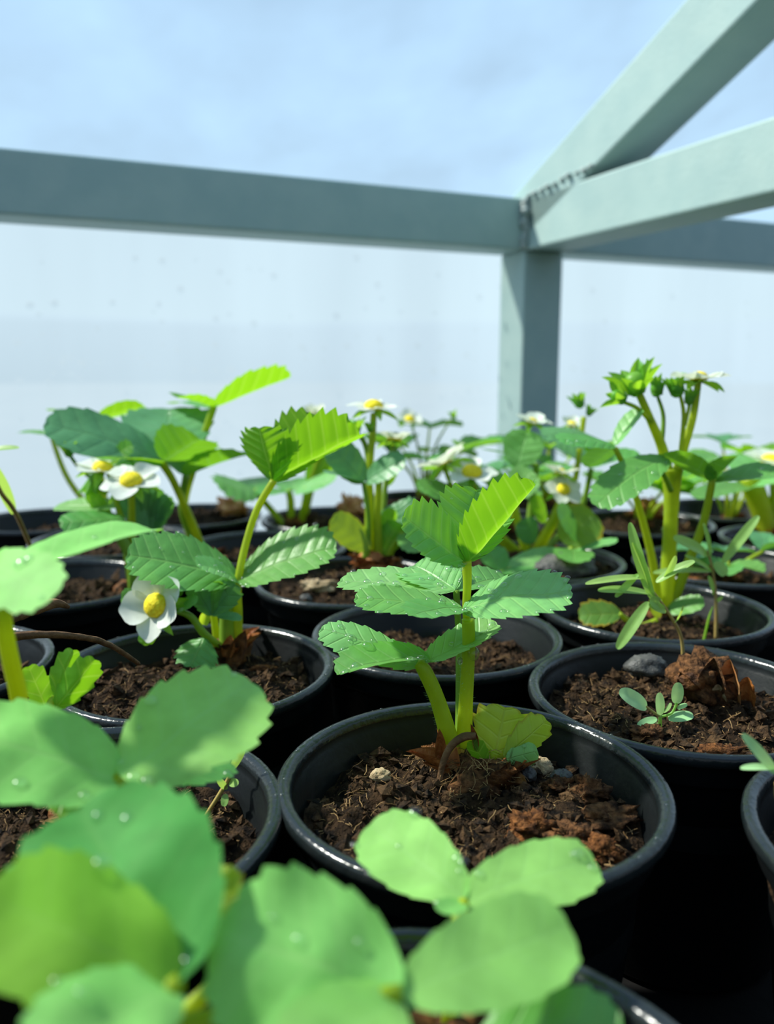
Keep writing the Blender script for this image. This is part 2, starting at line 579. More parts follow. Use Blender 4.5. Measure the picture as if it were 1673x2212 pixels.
# ------------------------------------------------------------------ pots
def lathe(prof, cx, cy, cz, seg, oval, ph, closed_bottom=False):
    mb = MB()
    for (r, z) in prof:
        for k in range(seg):
            t = 2 * math.pi * k / seg
            rr = r * (1 + oval * math.cos(2 * t + ph) + oval * 0.4 * math.cos(3 * t + ph * 2))
            mb.v.append(V(cx + math.cos(t) * rr, cy + math.sin(t) * rr, cz + z))
    n = len(prof)
    for i in range(n - 1):
        for k in range(seg):
            a, b = i * seg + k, i * seg + (k + 1) % seg
            mb.f.append((a, b, b + seg, a + seg))
    return mb

POTS = {}
def soil_z(pot, x, y):
    p = POTS[pot]
    dx, dy = (x - p['x']), (y - p['y'])
    r = math.hypot(dx, dy) / p['R']
    h = p['sz'] + 0.0045 * noise.noise(V(x * 55, y * 55, 1.7)) + 0.0034 * noise.noise(V(x * 150, y * 150, 4.1)) + 0.0017 * noise.noise(V(x * 420, y * 420, 9.2))
    h += p['mound'] * math.exp(-((x - p['mx']) ** 2 + (y - p['my']) ** 2) / (0.016 ** 2))
    return h - 0.004 * max(0, r - 0.55)

def make_pot(key, x, y, label, R=0.0497, z=0.0, tilt=0, oval=0.008, sz=-0.013, mound=0.004, m=(0, 0), q=1.0, seg=72):
    """q: detail of the soil (1 near, less further off)"""
    ph = (x * 91 + y * 57) % 6.28
    t = thing('plant_pot', label, 'pot', V(x, y, -0.086), 'black plastic nursery pots')
    b = t.location.copy()
    s = R / 0.05
    seg = seg if q >= 0.6 else 48
    out = [(0.030, -0.0858), (0.0345, -0.0855), (0.0362, -0.083), (0.0440, -0.0125), (0.0448, -0.0118), (0.0462, -0.0115), (0.0468, -0.0105), (0.0474, -0.0018)]
    inn = [(0.0464, -0.0022), (0.0460, -0.0045), (0.0452, -0.0052), (0.0446, -0.0115), (0.0438, -0.0122), (0.0428, -0.022), (0.0420, -0.034)]
    rim = [(0.0474, -0.0040), (0.0494, -0.0040), (0.0503, -0.0034), (0.0506, -0.0022), (0.0505, -0.0008), (0.0499, 0.0), (0.0486, 0.0002), (0.0474, -0.0002), (0.0466, -0.0010), (0.0463, -0.0024)]
    sc = lambda pr: [(r * s, zz + z) for r, zz in pr]
    link('outer_wall', lathe(sc(out), x, y, 0, seg, oval, ph), M['pot'], t, b)
    link('inner_wall', lathe(sc(inn), x, y, 0, seg, oval, ph), M['pot'], t, b)
    rim_o = link('rim', lathe(sc(rim), x, y, 0, seg, oval, ph), M['rim'], t, b)
    if q >= 0.9:
        rd = random.Random(int(abs(x) * 9973))
        for i in range(34):
            a = rd.uniform(0, 6.283)
            rr = (0.0488 + rd.uniform(-0.0008, 0.0008)) * s * (1 + oval * math.cos(2 * a + ph) + oval * 0.4 * math.cos(3 * a + ph * 2))
            drop(rim_o, V(x + math.cos(a) * rr, y + math.sin(a) * rr, z + 0.0001), V(math.cos(a) * 0.1, math.sin(a) * 0.1, 1), rd.uniform(0.00025, 0.0006), b)
    POTS[key] = dict(x=x, y=y, R=R * 0.86, sz=sz + z, mound=mound, mx=x + m[0], my=y + m[1], obj=t, base=b)
    nr, na = (34, 90) if q >= 0.9 else ((20, 60) if q > 0.45 else (10, 36))
    mb = MB()
    mb.v.append(V(x, y, soil_z(key, x, y)))
    Rs = R * 0.875
    for i in range(1, nr + 1):
        for k in range(na):
            a = 2 * math.pi * k / na
            xx, yy = x + math.cos(a) * Rs * i / nr, y + math.sin(a) * Rs * i / nr
            mb.v.append(V(xx, yy, soil_z(key, xx, yy)))
    for k in range(na):
        mb.f.append((0, 1 + k, 1 + (k + 1) % na))
    for i in range(nr - 1):
        for k in range(na):
            a, c = 1 + i * na + k, 1 + i * na + (k + 1) % na
            mb.f.append((a, a + na, c + na, c))
    so = link('soil', mb, M['soil'], t, b)
    so['kind'] = 'stuff'
    # crumbs and fibres
    rg = random.Random(int(abs(x * 7919 + y * 104729) * 1000))
    cm = MB()
    nc = int(2600 * q * q) + 60
    for i in range(nc):
        a, rr = rg.uniform(0, 6.283), math.sqrt(rg.random()) * Rs * 0.97
        xx, yy = x + math.cos(a) * rr, y + math.sin(a) * rr
        sz_ = 0.00035 + 0.0028 * rg.random() ** 6
        if q < 0.6:
            sz_ *= 1.5
        zz = soil_z(key, xx, yy) + sz_ * 0.2
        rot = Matrix.Rotation(rg.uniform(0, 6.28), 3, (rg.uniform(-1, 1), rg.uniform(-1, 1), rg.uniform(0.1, 1)))
        base_ = [V(1, 0, 0), V(-0.9, 0.2, 0.1), V(0.1, 1, 0), V(-0.1, -0.9, 0.2), V(0, 0.1, 0.8), V(0.1, 0, -0.8)]
        k3 = V(rg.uniform(0.6, 1.5), rg.uniform(0.5, 1.1), rg.uniform(0.5, 1.0))
        vs_ = [V(xx, yy, zz) + rot @ V(p.x * k3.x, p.y * k3.y, p.z * k3.z) * sz_ * rg.uniform(0.75, 1.2) for p in base_]
        cm.add(vs_, [(0, 2, 4), (2, 1, 4), (1, 3, 4), (3, 0, 4), (2, 0, 5), (1, 2, 5), (3, 1, 5), (0, 3, 5)])
    co = link('soil_crumbs', cm, M['crumb'], so, b, False)
    co['kind'] = 'stuff'
    fm = MB()
    nf = int(700 * q * q) + 10
    for i in range(nf):
        a, rr = rg.uniform(0, 6.283), math.sqrt(rg.random()) * Rs * 0.93
        xx, yy = x + math.cos(a) * rr, y + math.sin(a) * rr
        zz = soil_z(key, xx, yy) + 0.0004
        ln = rg.uniform(0.001, 0.0042) * (1.4 if rg.random() < 0.15 else 1)
        az = rg.uniform(0, 6.28)
        el = rg.uniform(-0.1, 0.7)
        w = rg.uniform(0.00006, 0.00017)
        p = V(xx, yy, zz)
        pts = [(p, w)]
        for j in range(3):
            az += rg.uniform(-0.7, 0.7)
            el += rg.uniform(-0.6, 0.3)
            p = p + V(math.cos(az) * math.cos(el), math.sin(az) * math.cos(el), math.sin(el)) * ln / 3
            pts.append((p, w * 0.8))
        tube(fm, pts, 1, 3)
    fo = link('soil_fibres', fm, M['fibre'], so, b, False)
    fo['kind'] = 'stuff'
    return t

make_pot('A', 0.022, 0.203, 'black pot in sharp focus at centre holding the two-stemmed young strawberry plant', R=0.0500, m=(0.002, 0.008), mound=0.0015, sz=-0.011)
make_pot('B', 0.098, 0.263, 'black pot at right with bare rust-coloured stump and tiny pale seedling', m=(0.01, 0.012), mound=0.003, sz=-0.009)
make_pot('C', 0.020, 0.324, 'black pot with bare soil directly behind the centre pot', m=(0.0, 0.0), mound=0.001, q=0.9)
make_pot('D', -0.069, 0.286, 'black pot at left whose plant carries the open flower near the rim', m=(0.006, 0.0), q=0.9, sz=-0.010)
make_pot('E', -0.075, 0.184, 'black pot at lower left half hidden under blurred leaves', m=(-0.01, 0.0), mound=0.002)
make_pot('F', 0.004, 0.094, 'blurred black pot at the bottom edge below the three-part leaf', q=0.6)
make_pot('F0', -0.104, 0.078, 'black pot hidden under the large blurred leaves at bottom left', q=0.4)
make_pot('G', 0.133, 0.170, 'black pot cut off by the right edge in the foreground', q=0.6)
make_pot('H', -0.174, 0.288, 'black pot cut off by the left edge beside the dry stalks', q=0.5)
make_pot('K', -0.018, 0.413, 'black pot with pale bluish rim holding the tall flowering stem at centre left', q=0.6, sz=-0.004)
make_pot('O', 0.120, 0.362, 'black pot holding the tallest thick-stemmed budding plant', q=0.7, m=(0.0, 0.0))
make_pot('L', -0.074, 0.493, 'black pot behind the left flowering pot with three long leaf stalks', q=0.5, sz=-0.008)
make_pot('R', 0.083, 0.457, 'black pot behind the centre with a grey stone and white flowers', q=0.5, sz=-0.004)
make_pot('N', 0.187, 0.448, 'black pot at right behind the tallest budding plant', q=0.5)
make_pot('I', -0.166, 0.408, 'black pot at far left whose front wall shows above the dry stalks', q=0.5, sz=-0.009)
make_pot('U', -0.172, 0.512, 'black pot at far left behind the small flower cluster', q=0.35, sz=-0.006)
make_pot('J', -0.143, 0.606, 'black pot of the last row at left with reddish dead leaf', q=0.35, sz=-0.005)
make_pot('V', -0.040, 0.592, 'black pot of the last row just left of the central flower stem', q=0.35, sz=-0.005)
make_pot('W', 0.080, 0.555, 'black pot of the last row in front of the steel post', q=0.35, sz=-0.006)
make_pot('X', 0.178, 0.575, 'black pot of the far row right of the steel post', q=0.35, sz=-0.005)
make_pot('Z', 0.030, 0.680, 'black pot standing against the sheet behind the white flowers', q=0.3, sz=-0.006)
make_pot('Y', 0.130, 0.665, 'black pot standing against the sheet at the foot of the steel post', q=0.3, sz=-0.006)
make_pot('AB', 0.262, 0.515, 'black pot at far right holding the thick yellow-stemmed plant', q=0.3, sz=-0.005)
make_pot('AC', 0.262, 0.632, 'black pot against the sheet in the far right corner', q=0.3)
make_pot('AE', -0.245, 0.585, 'black pot against the sheet at the upper left', q=0.3)

# ------------------------------------------------------------------ plant parts
class Plant:
    def __init__(s, name, label, cat, loc, group=None):
        s.o = thing(name, label, cat, loc, group)
        s.b = Vector(loc)

def A3(a):
    """(px, py, y) or Vector"""
    return a if isinstance(a, Vector) else P(*a)

def leaf_pts(base, tip, width, nrm, fold, bend, teeth, nj, tooth, seed, wide=0.6, twist=0.0, cup=0.0, ridge=0.016, wave=0.035):
    rg = random.Random(seed)
    Lc = (tip - base).length
    Lr = 1.0
    ns = teeth * 4
    W = width / Lc                       # relative to chord
    def pos(s, u):
        th = math.pi * s
        y_o = (1 - math.cos(th)) / 2
        skew = 1 + (wide - 0.5) * 1.6 * (-math.cos(th))
        x_o = 0.5 * W * (math.sin(th) ** 0.8) * skew
        ph = (s * teeth) % 1.0
        saw = ph / 0.7 if ph <= 0.76 else (1 - ph) / 0.25
        amp = 0.68 * tooth * W * min(1, math.sin(th) * 1.6 + 0.25) * (0 if s < 0.10 else 1)
        x_o += amp * (saw - 0.4) * (0.9 if s < 0.9 else 0.3)
        y_o += amp * saw * 0.7
        y_m = max(0.0, (1 - math.cos(th)) / 2 - 0.24 * math.sin(th) * (1 - 0.3 * s))
        if s >= 0.999:
            y_m = 0.98
        au = abs(u)
        x = math.copysign(x_o * au, u) if au else 0.0
        y = y_m + (y_o - y_m) * (au ** 0.9)
        cor = ridge * W * (abs(ph - 0.5) * 2 - 0.5) * math.sin(math.pi * min(1, au * 0.95)) * (1 if s > 0.06 else 0)
        z = cor + cup * W * au * au * 0.5
        return x, y, z
    raw, uvs = [], []
    for i in range(ns + 1):
        s = i / ns
        for j in range(-nj, nj + 1):
            u = j / nj
            x, y, z = pos(s, u)
            cf, sf = math.cos(fold), math.sin(fold)
            ax = abs(x)
            xx = x * cf - z * math.copysign(sf, x) * 0.3
            zz = ax * sf + z
            zz += (0.09 if ridge < 0.003 else 0.035) * W * noise.noise(Vector((x * 3 + seed * 7.1, y * 3, seed)))
            if twist:
                a = twist * y
                xx, zz = xx * math.cos(a) - zz * math.sin(a), xx * math.sin(a) + zz * math.cos(a)
            if abs(bend) > 1e-3:
                f_ = bend * y
                yy = math.sin(f_) / bend + zz * math.sin(f_)
                zz = -(1 - math.cos(f_)) / bend + zz * math.cos(f_)
            else:
                yy = y
            raw.append(Vector((xx, yy, zz)))
            uvs.append((u, s * teeth))
    if abs(bend) > 1e-3:
        tl = Vector((0, math.sin(bend) / bend, -(1 - math.cos(bend)) / bend))
    else:
        tl = Vector((0, 1, 0))
    ang = math.atan2(tl.z, tl.y)
    sc_ = 1.0 / tl.length
    R_ = Matrix.Rotation(-ang, 3, 'X')
    yv = (tip - base).normalized()
    zv = nrm - yv * nrm.dot(yv)
    if zv.length < 1e-4:
        zv = Vector((0, 0, 1))
    zv.normalize()
    xv = yv.cross(zv)
    Mt = Matrix((xv, yv, zv)).transposed()
    out = [base + Mt @ ((R_ @ p) * (sc_ * Lc)) for p in raw]
    return out, uvs, ns, nj

LEAF_N = [0]
def leaflet(pl, base, tip, wpx, nrm=(0, -0.3, 1), fold=0.25, bend=0.3, mat='leaf', drops=0, teeth=8, nj=4, tooth=0.10, wide=0.6, twist=0.0, cup=0.0, name='leaflet', ridge=0.013, drop_r=(0.0006, 0.0014)):
    b, t = A3(base), A3(tip)
    if isinstance(base, Vector):
        w = wpx
    else:
        w = wpx * (base[2] + tip[2]) / 2 / FPX
    LEAF_N[0] += 1
    pts, uvs, ns, nj = leaf_pts(b, t, w, Vector(nrm), fold, bend, teeth, nj, tooth, LEAF_N[0], wide, twist, cup, ridge)
    mb = MB()
    mb.v = pts
    m = 2 * nj + 1
    for i in range(ns):
        for j in range(m - 1):
            a = i * m + j
            mb.f.append((a, a + 1, a + m + 1, a + m))
    ob = link(name, mb, M[mat], pl.o, pl.b, True, uvs)
    if drops:
        rg = random.Random(LEAF_N[0] * 31)
        for k in range(drops):
            i = int(rg.uniform(0.15, 0.92) * ns)
            j = rg.randrange(0, m)
            c = pts[i * m + j]
            i2, j2 = min(i + 1, ns), min(j + 1, m - 1)
            e1 = pts[i2 * m + j] - pts[(i2 - 1) * m + j]
            e2 = pts[i * m + j2] - pts[i * m + j2 - 1]
            n_ = e2.cross(e1)
            if n_.length < 1e-12:
                continue
            n_.normalize()
            if n_.dot(Vector(nrm)) < 0:
                n_ = -n_
            drop(ob, c + n_ * 0.00005, n_, rg.uniform(*drop_r), pl.b, DROP, Vector((0.1, 1, 0.3)))
    return ob

def stalk(pl, pts, mat='stem', name='petiole', sides=8, n=6, flat=1.0, lump=0.0):
    """pts: (px, py, y, radius px) or (Vector, radius m)"""
    q = []
    for p in pts:
        if isinstance(p[0], Vector):
            q.append((p[0], p[1]))
        else:
            q.append((P(*p[:3]), p[3] * p[2] / FPX))
    mb = MB()
    tube(mb, q, n, sides, flat, lump)
    return link(name, mb, M[mat], pl.o, pl.b)

def petal_mesh(c, d, nrm, ln, w, cup, curl, notch=0.0, point=False, n=6):
    mb = MB()
    y = d.normalized()
    z = (nrm - y * nrm.dot(y)).normalized()
    x = y.cross(z)
    uv = []
    for i in range(n + 1):
        t = i / n
        if point:
            hw = w * 0.5 * math.sin(math.pi * min(1, 0.18 + t * 0.82)) ** 0.8 * (1 if t < 1 else 0.02)
        else:
            hw = w * 0.5 * (math.sin(math.pi * (0.10 + 0.86 * t ** 1.15)) ** 0.62)
        for j in range(-3, 4):
            u = j / 3
            px_ = hw * u
            py_ = ln * (t - (0.06 * u * u * t if not point else 0))
            pz_ = cup * ln * (u * u) * math.sin(math.pi * t) * 0.5 + curl * ln * t * t
            mb.v.append(c + x * px_ + y * py_ + z * pz_)
            uv.append((u, t))
    for i in range(n):
        for j in range(6):
            a = i * 7 + j
            mb.f.append((a, a + 1, a + 8, a + 7))
    return mb, uv

def flower(pl, c, axis, r, seed=0, petals=5, openness=0.25, droop=None, sepals=True, centre=0.42, skip=()):
    """a five-petalled strawberry flower: domed yellow centre (the part), its petals and sepals (sub-parts)"""
    rg = random.Random(seed)
    c = A3(c)
    ax = Vector(axis).normalized()
    x, y, z = frame_z(ax, Vector((0.1, 0.2, 1)) if abs(ax.z) < 0.9 else Vector((0, 1, 0)))
    rc = r * centre
    dome = MB()
    nu, nv = 18, 9
    for i in range(nv + 1):
        th = 0.62 * math.pi * i / nv
        for k in range(nu):
            ph = 2 * math.pi * (k + 0.5 * (i % 2)) / nu
            s = 1 + 0.05 * ((i + k) % 2)
            dome.v.append(c + (x * math.cos(ph) * math.sin(th) + y * math.sin(ph) * math.sin(th)) * rc * s + z * (math.cos(th) * rc * 0.72 * s + rc * 0.10))
    for i in range(nv):
        for k in range(nu):
            a, b_ = i * nu + k, i * nu + (k + 1) % nu
            dome.f.append((a, a + nu, b_ + nu, b_))
    fo = link('flower', dome, M['pollen'], pl.o, pl.b)
    fo['label'] = 'domed yellow centre with white petals'
    for k in range(petals):
        if k in skip:
            continue
        a = 2 * math.pi * (k + 0.1 * rg.uniform(-1, 1)) / petals + seed
        d = x * math.cos(a) + y * math.sin(a)
        op = openness + rg.uniform(-0.12, 0.12)
        dd = (d * math.cos(op) + z * math.sin(op))
        nn = z * math.cos(op) - d * math.sin(op)
        mb, uv = petal_mesh(c + d * rc * 0.55 - z * rc * 0.05, dd, nn, r * rg.uniform(0.90, 1.05), r * rg.uniform(0.95, 1.10), rg.uniform(0.15, 0.5), rg.uniform(-0.12, 0.12))
        link('petal', mb, M['petal'], fo, pl.b, True, uv)
    if sepals:
        for k in range(5):
            a = 2 * math.pi * (k + 0.5) / 5 + seed
            d = x * math.cos(a) + y * math.sin(a)
            dd = d - z * rg.uniform(0.1, 0.4)
            mb, uv = petal_mesh(c - z * rc * 0.35 + d * rc * 0.2, dd, z, r * rg.uniform(0.85, 1.15), r * 0.36, 0.3, -0.1, point=True)
            link('sepal', mb, M['sepal'], fo, pl.b, True, uv)
    return fo

def bud(pl, c, axis, r, seed=0, n=6, spread=0.35, white=False):
    """closed or half-open bud: round body wrapped in pointed sepals"""
    rg = random.Random(seed)
    c = A3(c)
    ax = Vector(axis).normalized()
    x, y, z = frame_z(ax, Vector((0.1, 0.2, 1)) if abs(ax.z) < 0.9 else Vector((0, 1, 0)))
    rot = Matrix((x, y, z)).transposed()
    bo_ = link('bud', blob(c, Vector((0.55, 0.55, 0.7)) * r, seed, 0.12, 12, 8, rot=rot), M['petal'] if white else M['sepal'], pl.o, pl.b)
    for k in range(n):
        a = 2 * math.pi * k / n + seed
        d = x * math.cos(a) + y * math.sin(a)
        s = spread + rg.uniform(-0.2, 0.25)
        dd = z * math.cos(s) + d * math.sin(s)
        nn = -(d * math.cos(s) - z * math.sin(s))
        mb, uv = petal_mesh(c - z * r * 0.5 + d * r * 0.42, dd, nn, r * rg.uniform(1.35, 1.9), r * 0.75, 0.4, -0.12, point=True)
        link('sepal', mb, M['sepal'], bo_, pl.b, True, uv)
    return bo_

def crown(pl, c, r, h, seed, mat='crown', scales=7):
    c = A3(c)
    ob = link('crown', blob(c, V(r, r * 0.9, h), seed, 0.5, 16, 10, 1.8), M[mat], pl.o, pl.b)
    rg = random.Random(seed + 5)
    for k in range(scales):
        a = rg.uniform(0, 6.28)
        d = V(math.cos(a), math.sin(a), rg.uniform(0.5, 1.6)).normalized()
        nn = V(math.cos(a), math.sin(a), -0.4)
        mb, uv = petal_mesh(c + V(math.cos(a) * r * 0.65, math.sin(a) * r * 0.6, h * 0.1), d, -nn, h * rg.uniform(0.9, 1.7), r * rg.uniform(0.5, 0.9), 0.5, rg.uniform(-0.3, 0.2), point=True)
        link('stipule', mb, M['stipule' if rg.random() < 0.6 else 'crown'], ob, pl.b, True, uv)
    return ob

def trifoliate(pl, j, az, size, tilt=0.0, mat='leaf', fold=0.2, bend=0.35, lift=0.15, teeth=6, nj=3, drops=0, spread=1.25, wide=0.6, rel=0.78):
    """three leaflets round one joint; az = heading of the middle one (0 = away from camera, + = to the right)"""
    for k, s in ((0, 1.0), (-1, 0.9), (1, 0.9)):
        a = az + k * spread
        d = V(math.sin(a) * math.cos(lift), math.cos(a) * math.cos(lift), math.sin(lift))
        t = j + d * size * s
        n_ = V(-math.sin(a) * math.sin(lift) + math.sin(az) * tilt, -math.cos(a) * math.sin(lift) - 0.05 + math.cos(az) * tilt, 1)
        leaflet(pl, j, t, size * s * rel, n_, fold, bend, mat, drops, teeth, nj, wide=wide)

def auto_plant(pl, root, rg, nleaf, h, size, mats=('leaf', 'leaf', 'leaf_dark', 'leaf_young'), flowers=0, buds=0, az0=None, spread=0.6):
    """a background strawberry plant grown from its crown"""
    crown(pl, root + V(0, 0, 0.001), 0.007, 0.006, rg.random() * 50, 'crown', 4)
    for k in range(nleaf):
        az = (az0 if az0 is not None else 0) + 6.283 * (k + rg.uniform(-0.3, 0.3)) / nleaf
        hh = h * rg.uniform(0.55, 1.0)
        out = hh * spread * rg.uniform(0.6, 1.1)
        d = V(math.sin(az), math.cos(az), 0)
        j = root + d * out + V(0, 0, hh)
        stalk(pl, [(root + d * 0.003, 0.0016), (root + d * out * 0.4 + V(0, 0, hh * 0.55), 0.0012), (j, 0.0009)], 'stem', n=4, sides=6)
        trifoliate(pl, j, az, size * rg.uniform(0.8, 1.15), 0.1, rg.choice(mats), rg.uniform(0.1, 0.5), rg.uniform(0.0, 0.6), rg.uniform(-0.1, 0.5), 6, 3)
    for k in range(flowers + buds):
        az = rg.uniform(0, 6.28)
        hh = h * rg.uniform(0.85, 1.25)
        d = V(math.sin(az), math.cos(az), 0)
        c = root + d * hh * 0.35 + V(0, 0, hh)
        stalk(pl, [(root, 0.0013), (root + d * hh * 0.12 + V(0, 0, hh * 0.6), 0.001), (c, 0.0007)], 'stem_dark', 'flower_stalk', 6, 4)
        if k < flowers:
            flower(pl, c, (rg.uniform(-0.4, 0.4), rg.uniform(-0.6, 0.1), 1), 0.0095, rg.random() * 9)
        else:
            bud(pl, c, (rg.uniform(-0.4, 0.4), rg.uniform(-0.4, 0.4), 1), 0.0042, rg.random() * 9)

def root_at(pot, px, py):
    """point on the pot's soil seen at a pixel"""
    e0 = V(0, 0, EYE)
    d = P(px, py, 1.0) - e0
    pt = POTS[pot]
    q = e0 + d * ((pt['sz'] + 0.002 - EYE) / d.z)
    w = V(q.x - pt['x'], q.y - pt['y'], 0)
    if w.length > pt['R'] * 0.80:
        w = w * (pt['R'] * 0.80 / w.length)
    x, y = pt['x'] + w.x, pt['y'] + w.y
    return V(x, y, soil_z(pot, x, y) + 0.001)

SG = 'strawberry plants in the pots'

# ------------------------------------------------------------------ plant A, in focus at the centre
ra_ = root_at('A', 1005, 1650)
pa = Plant('strawberry_plant', 'sharp young strawberry plant with one tall stem and folded bright leaf in the centre pot', 'plant', ra_, SG)
YA = ra_.y
crown(pa, P(1030, 1694, YA - 0.006), 0.0112, 0.0092, 3, 'bark', 20)
rg = random.Random(77)
rf = MB()
cc = P(1030, 1694, YA - 0.006)
for k in range(170):
    a, e_ = rg.uniform(0, 6.283), rg.uniform(0.05, 1.4)
    q0 = cc + V(math.cos(a) * math.cos(e_) * 0.0108, math.sin(a) * math.cos(e_) * 0.0098, math.sin(e_) * 0.0090)
    pts, az = [(q0, 0.00012)], a + rg.uniform(-1.5, 1.5)
    for j in range(3):
        az += rg.uniform(-0.6, 0.6)
        q0 = q0 + V(math.cos(az) * 0.0018, math.sin(az) * 0.0018, rg.uniform(-0.0016, 0.0006))
        pts.append((q0, 0.0001))
    tube(rf, pts, 2, 3)
link('root_fibres', rf, M['fibre'], pa.o, pa.b, False)['kind'] = 'stuff'
stalk(pa, [(1000, 1672, YA, 25), (1003, 1600, YA, 19), (1008, 1500, YA, 16), (1013, 1400, YA, 15), (1012, 1338, YA, 15)], 'stem', sides=10)
stalk(pa, [(1000, 1650, YA + 0.004, 10), (1012, 1450, YA + 0.004, 9), (1008, 1320, YA + 0.003, 9), (1010, 1260, YA + 0.002, 10), (1008, 1212, YA + 0.002, 12)], 'stem', sides=10)
stalk(pa, [(985, 1670, YA, 26), (972, 1600, YA - 0.001, 22), (945, 1510, YA - 0.002, 18), (918, 1450, YA - 0.003, 17), (902, 1432, YA - 0.003, 12)], 'stem', sides=10)
stalk(pa, [(1003, 1695, YA - 0.002, 30), (1002, 1655, YA - 0.001, 27), (1002, 1615, YA, 20)], 'sheath', 'petiole_base', 10)
stalk(pa, [(985, 1695, YA - 0.003, 26), (978, 1650, YA - 0.002, 27), (970, 1602, YA - 0.001, 22)], 'sheath', 'petiole_base', 10)
# top folded leaf
T = YA + 0.002
leaflet(pa, (1008, 1216, T), (872, 1112, T - 0.004), 140, (0.62, -0.62, 0.45), 0.30, -0.25, 'leaf', 4, 10, 4, 0.12, wide=0.66)
leaflet(pa, (1008, 1216, T), (1158, 1047, T - 0.006), 180, (-0.62, 0.62, 0.45), 0.62, -0.12, 'leaf_young', 0, 11, 5, 0.12, wide=0.62)
leaflet(pa, (1008, 1212, T + 0.002), (1030, 1058, T + 0.014), 165, (0.1, -1.0, 0.2), 0.30, -0.2, 'leaf', 5, 10, 4, 0.10, wide=0.68)
# flat leaf below it
leaflet(pa, (1000, 1318, YA - 0.002), (1234, 1280, YA - 0.008), 215, (0.05, -0.22, 1), 0.10, 0.25, 'leaf_pale', 16, 11, 5, 0.10, wide=0.6)
leaflet(pa, (1000, 1318, YA), (768, 1292, YA + 0.002), 135, (0, -0.20, 1), 0.06, 0.15, 'leaf', 14, 10, 4, 0.10)
leaflet(pa, (1000, 1314, YA - 0.002), (892, 1330, YA - 0.022), 110, (0, -0.20, 1), 0.1, 0.3, 'leaf', 8, 7, 4, 0.10)
# leaf behind on its own stalk
stalk(pa, [(990, 1640, YA + 0.006, 8), (992, 1400, YA + 0.016, 8), (986, 1275, YA + 0.018, 8)], 'stem_dark')
leaflet(pa, (984, 1276, YA + 0.018), (735, 1256, YA + 0.028), 130, (0, -0.22, 1), 0.10, 0.2, 'leaf_pale', 12, 10, 4, 0.10)
leaflet(pa, (984, 1276, YA + 0.018), (895, 1222, YA + 0.034), 130, (0.1, -0.62, 0.8), 0.2, 0.3, 'leaf_pale', 10, 10, 4, 0.10, wide=0.66)
leaflet(pa, (984, 1276, YA + 0.018), (1100, 1250, YA + 0.040), 120, (0.0, -0.25, 1), 0.2, 0.3, 'leaf', 6, 10, 4, 0.10)
# low leaf at the left
leaflet(pa, (905, 1436, YA - 0.003), (694, 1358, YA + 0.004), 105, (0.10, -0.42, 0.9), -0.12, 0.30, 'leaf_pale', 14, 10, 4, 0.10)
leaflet(pa, (930, 1424, YA - 0.004), (728, 1456, YA - 0.012), 118, (-0.15, -0.18, 1), 0.42, 0.50, 'leaf', 6, 10, 5, 0.10, drop_r=(0.0008, 0.0017))
leaflet(pa, (918, 1432, YA - 0.003), (1076, 1350, YA + 0.004), 105, (-0.35, -0.30, 0.9), 0.32, -0.10, 'leaf_pale', 8, 10, 4, 0.10)
# short yellowish leaf at the right of the crown
stalk(pa, [(1040, 1665, YA - 0.002, 12), (1062, 1640, YA - 0.004, 14), (1070, 1625, YA - 0.004, 14)], 'stem')
leaflet(pa, (1068, 1645, YA - 0.004), (1092, 1528, YA - 0.001), 128, (-0.05, -1, 0.25), -0.35, 0.15, 'leaf_bud', 2, 6, 5, 0.13, wide=0.72)
leaflet(pa, (1090, 1635, YA - 0.004), (1182, 1556, YA - 0.004), 70, (0.2, -1, 0.4), -0.3, 0.1, 'leaf_bud', 0, 5, 4, 0.14, wide=0.72)
leaflet(pa, (1095, 1640, YA - 0.005), (1162, 1622, YA - 0.006), 55, (0.1, -1, 0.5), -0.2, 0.2, 'leaf_pale', 2, 4, 3, 0.05)
leaflet(pa, (1050, 1650, YA - 0.006), (1020, 1600, YA - 0.008), 45, (-0.3, -1, 0.3), -0.3, 0.2, 'leaf_young', 0, 4, 3, 0.08)
stalk(pa, [(948, 1700, YA - 0.012, 7), (957, 1650, YA - 0.010, 8), (975, 1612, YA - 0.009, 9), (1002, 1592, YA - 0.009, 10), (1028, 1590, YA - 0.009, 8)], 'straw', 'dead_stalk')
for (a, b, w, mt) in (((950, 1640, YA - 0.004), (948, 1570, YA - 0.003), 26, 'stipule'), ((962, 1690, YA - 0.006), (985, 1610, YA - 0.005), 40, 'stipule_red'),
                      ((1010, 1690, YA - 0.007), (1075, 1640, YA - 0.007), 40, 'stipule_red'), ((1040, 1745, YA - 0.012), (1100, 1640, YA - 0.008), 52, 'crown'),
                      ((975, 1740, YA - 0.012), (1010, 1655, YA - 0.009), 60, 'crown'), ((1100, 1660, YA - 0.004), (1130, 1640, YA - 0.004), 30, 'stipule'),
                      ((1030, 1620, YA - 0.007), (1015, 1560, YA - 0.006), 16, 'stipule')):
    b0, t0 = P(*a), P(*b)
    mb, uv = petal_mesh(b0, t0 - b0, V(0.1, -1, 0.3), (t0 - b0).length, w * a[2] / FPX, 0.5, 0.15, point=True)
    link('stipule', mb, M[mt], pa.o, pa.b, True, uv)
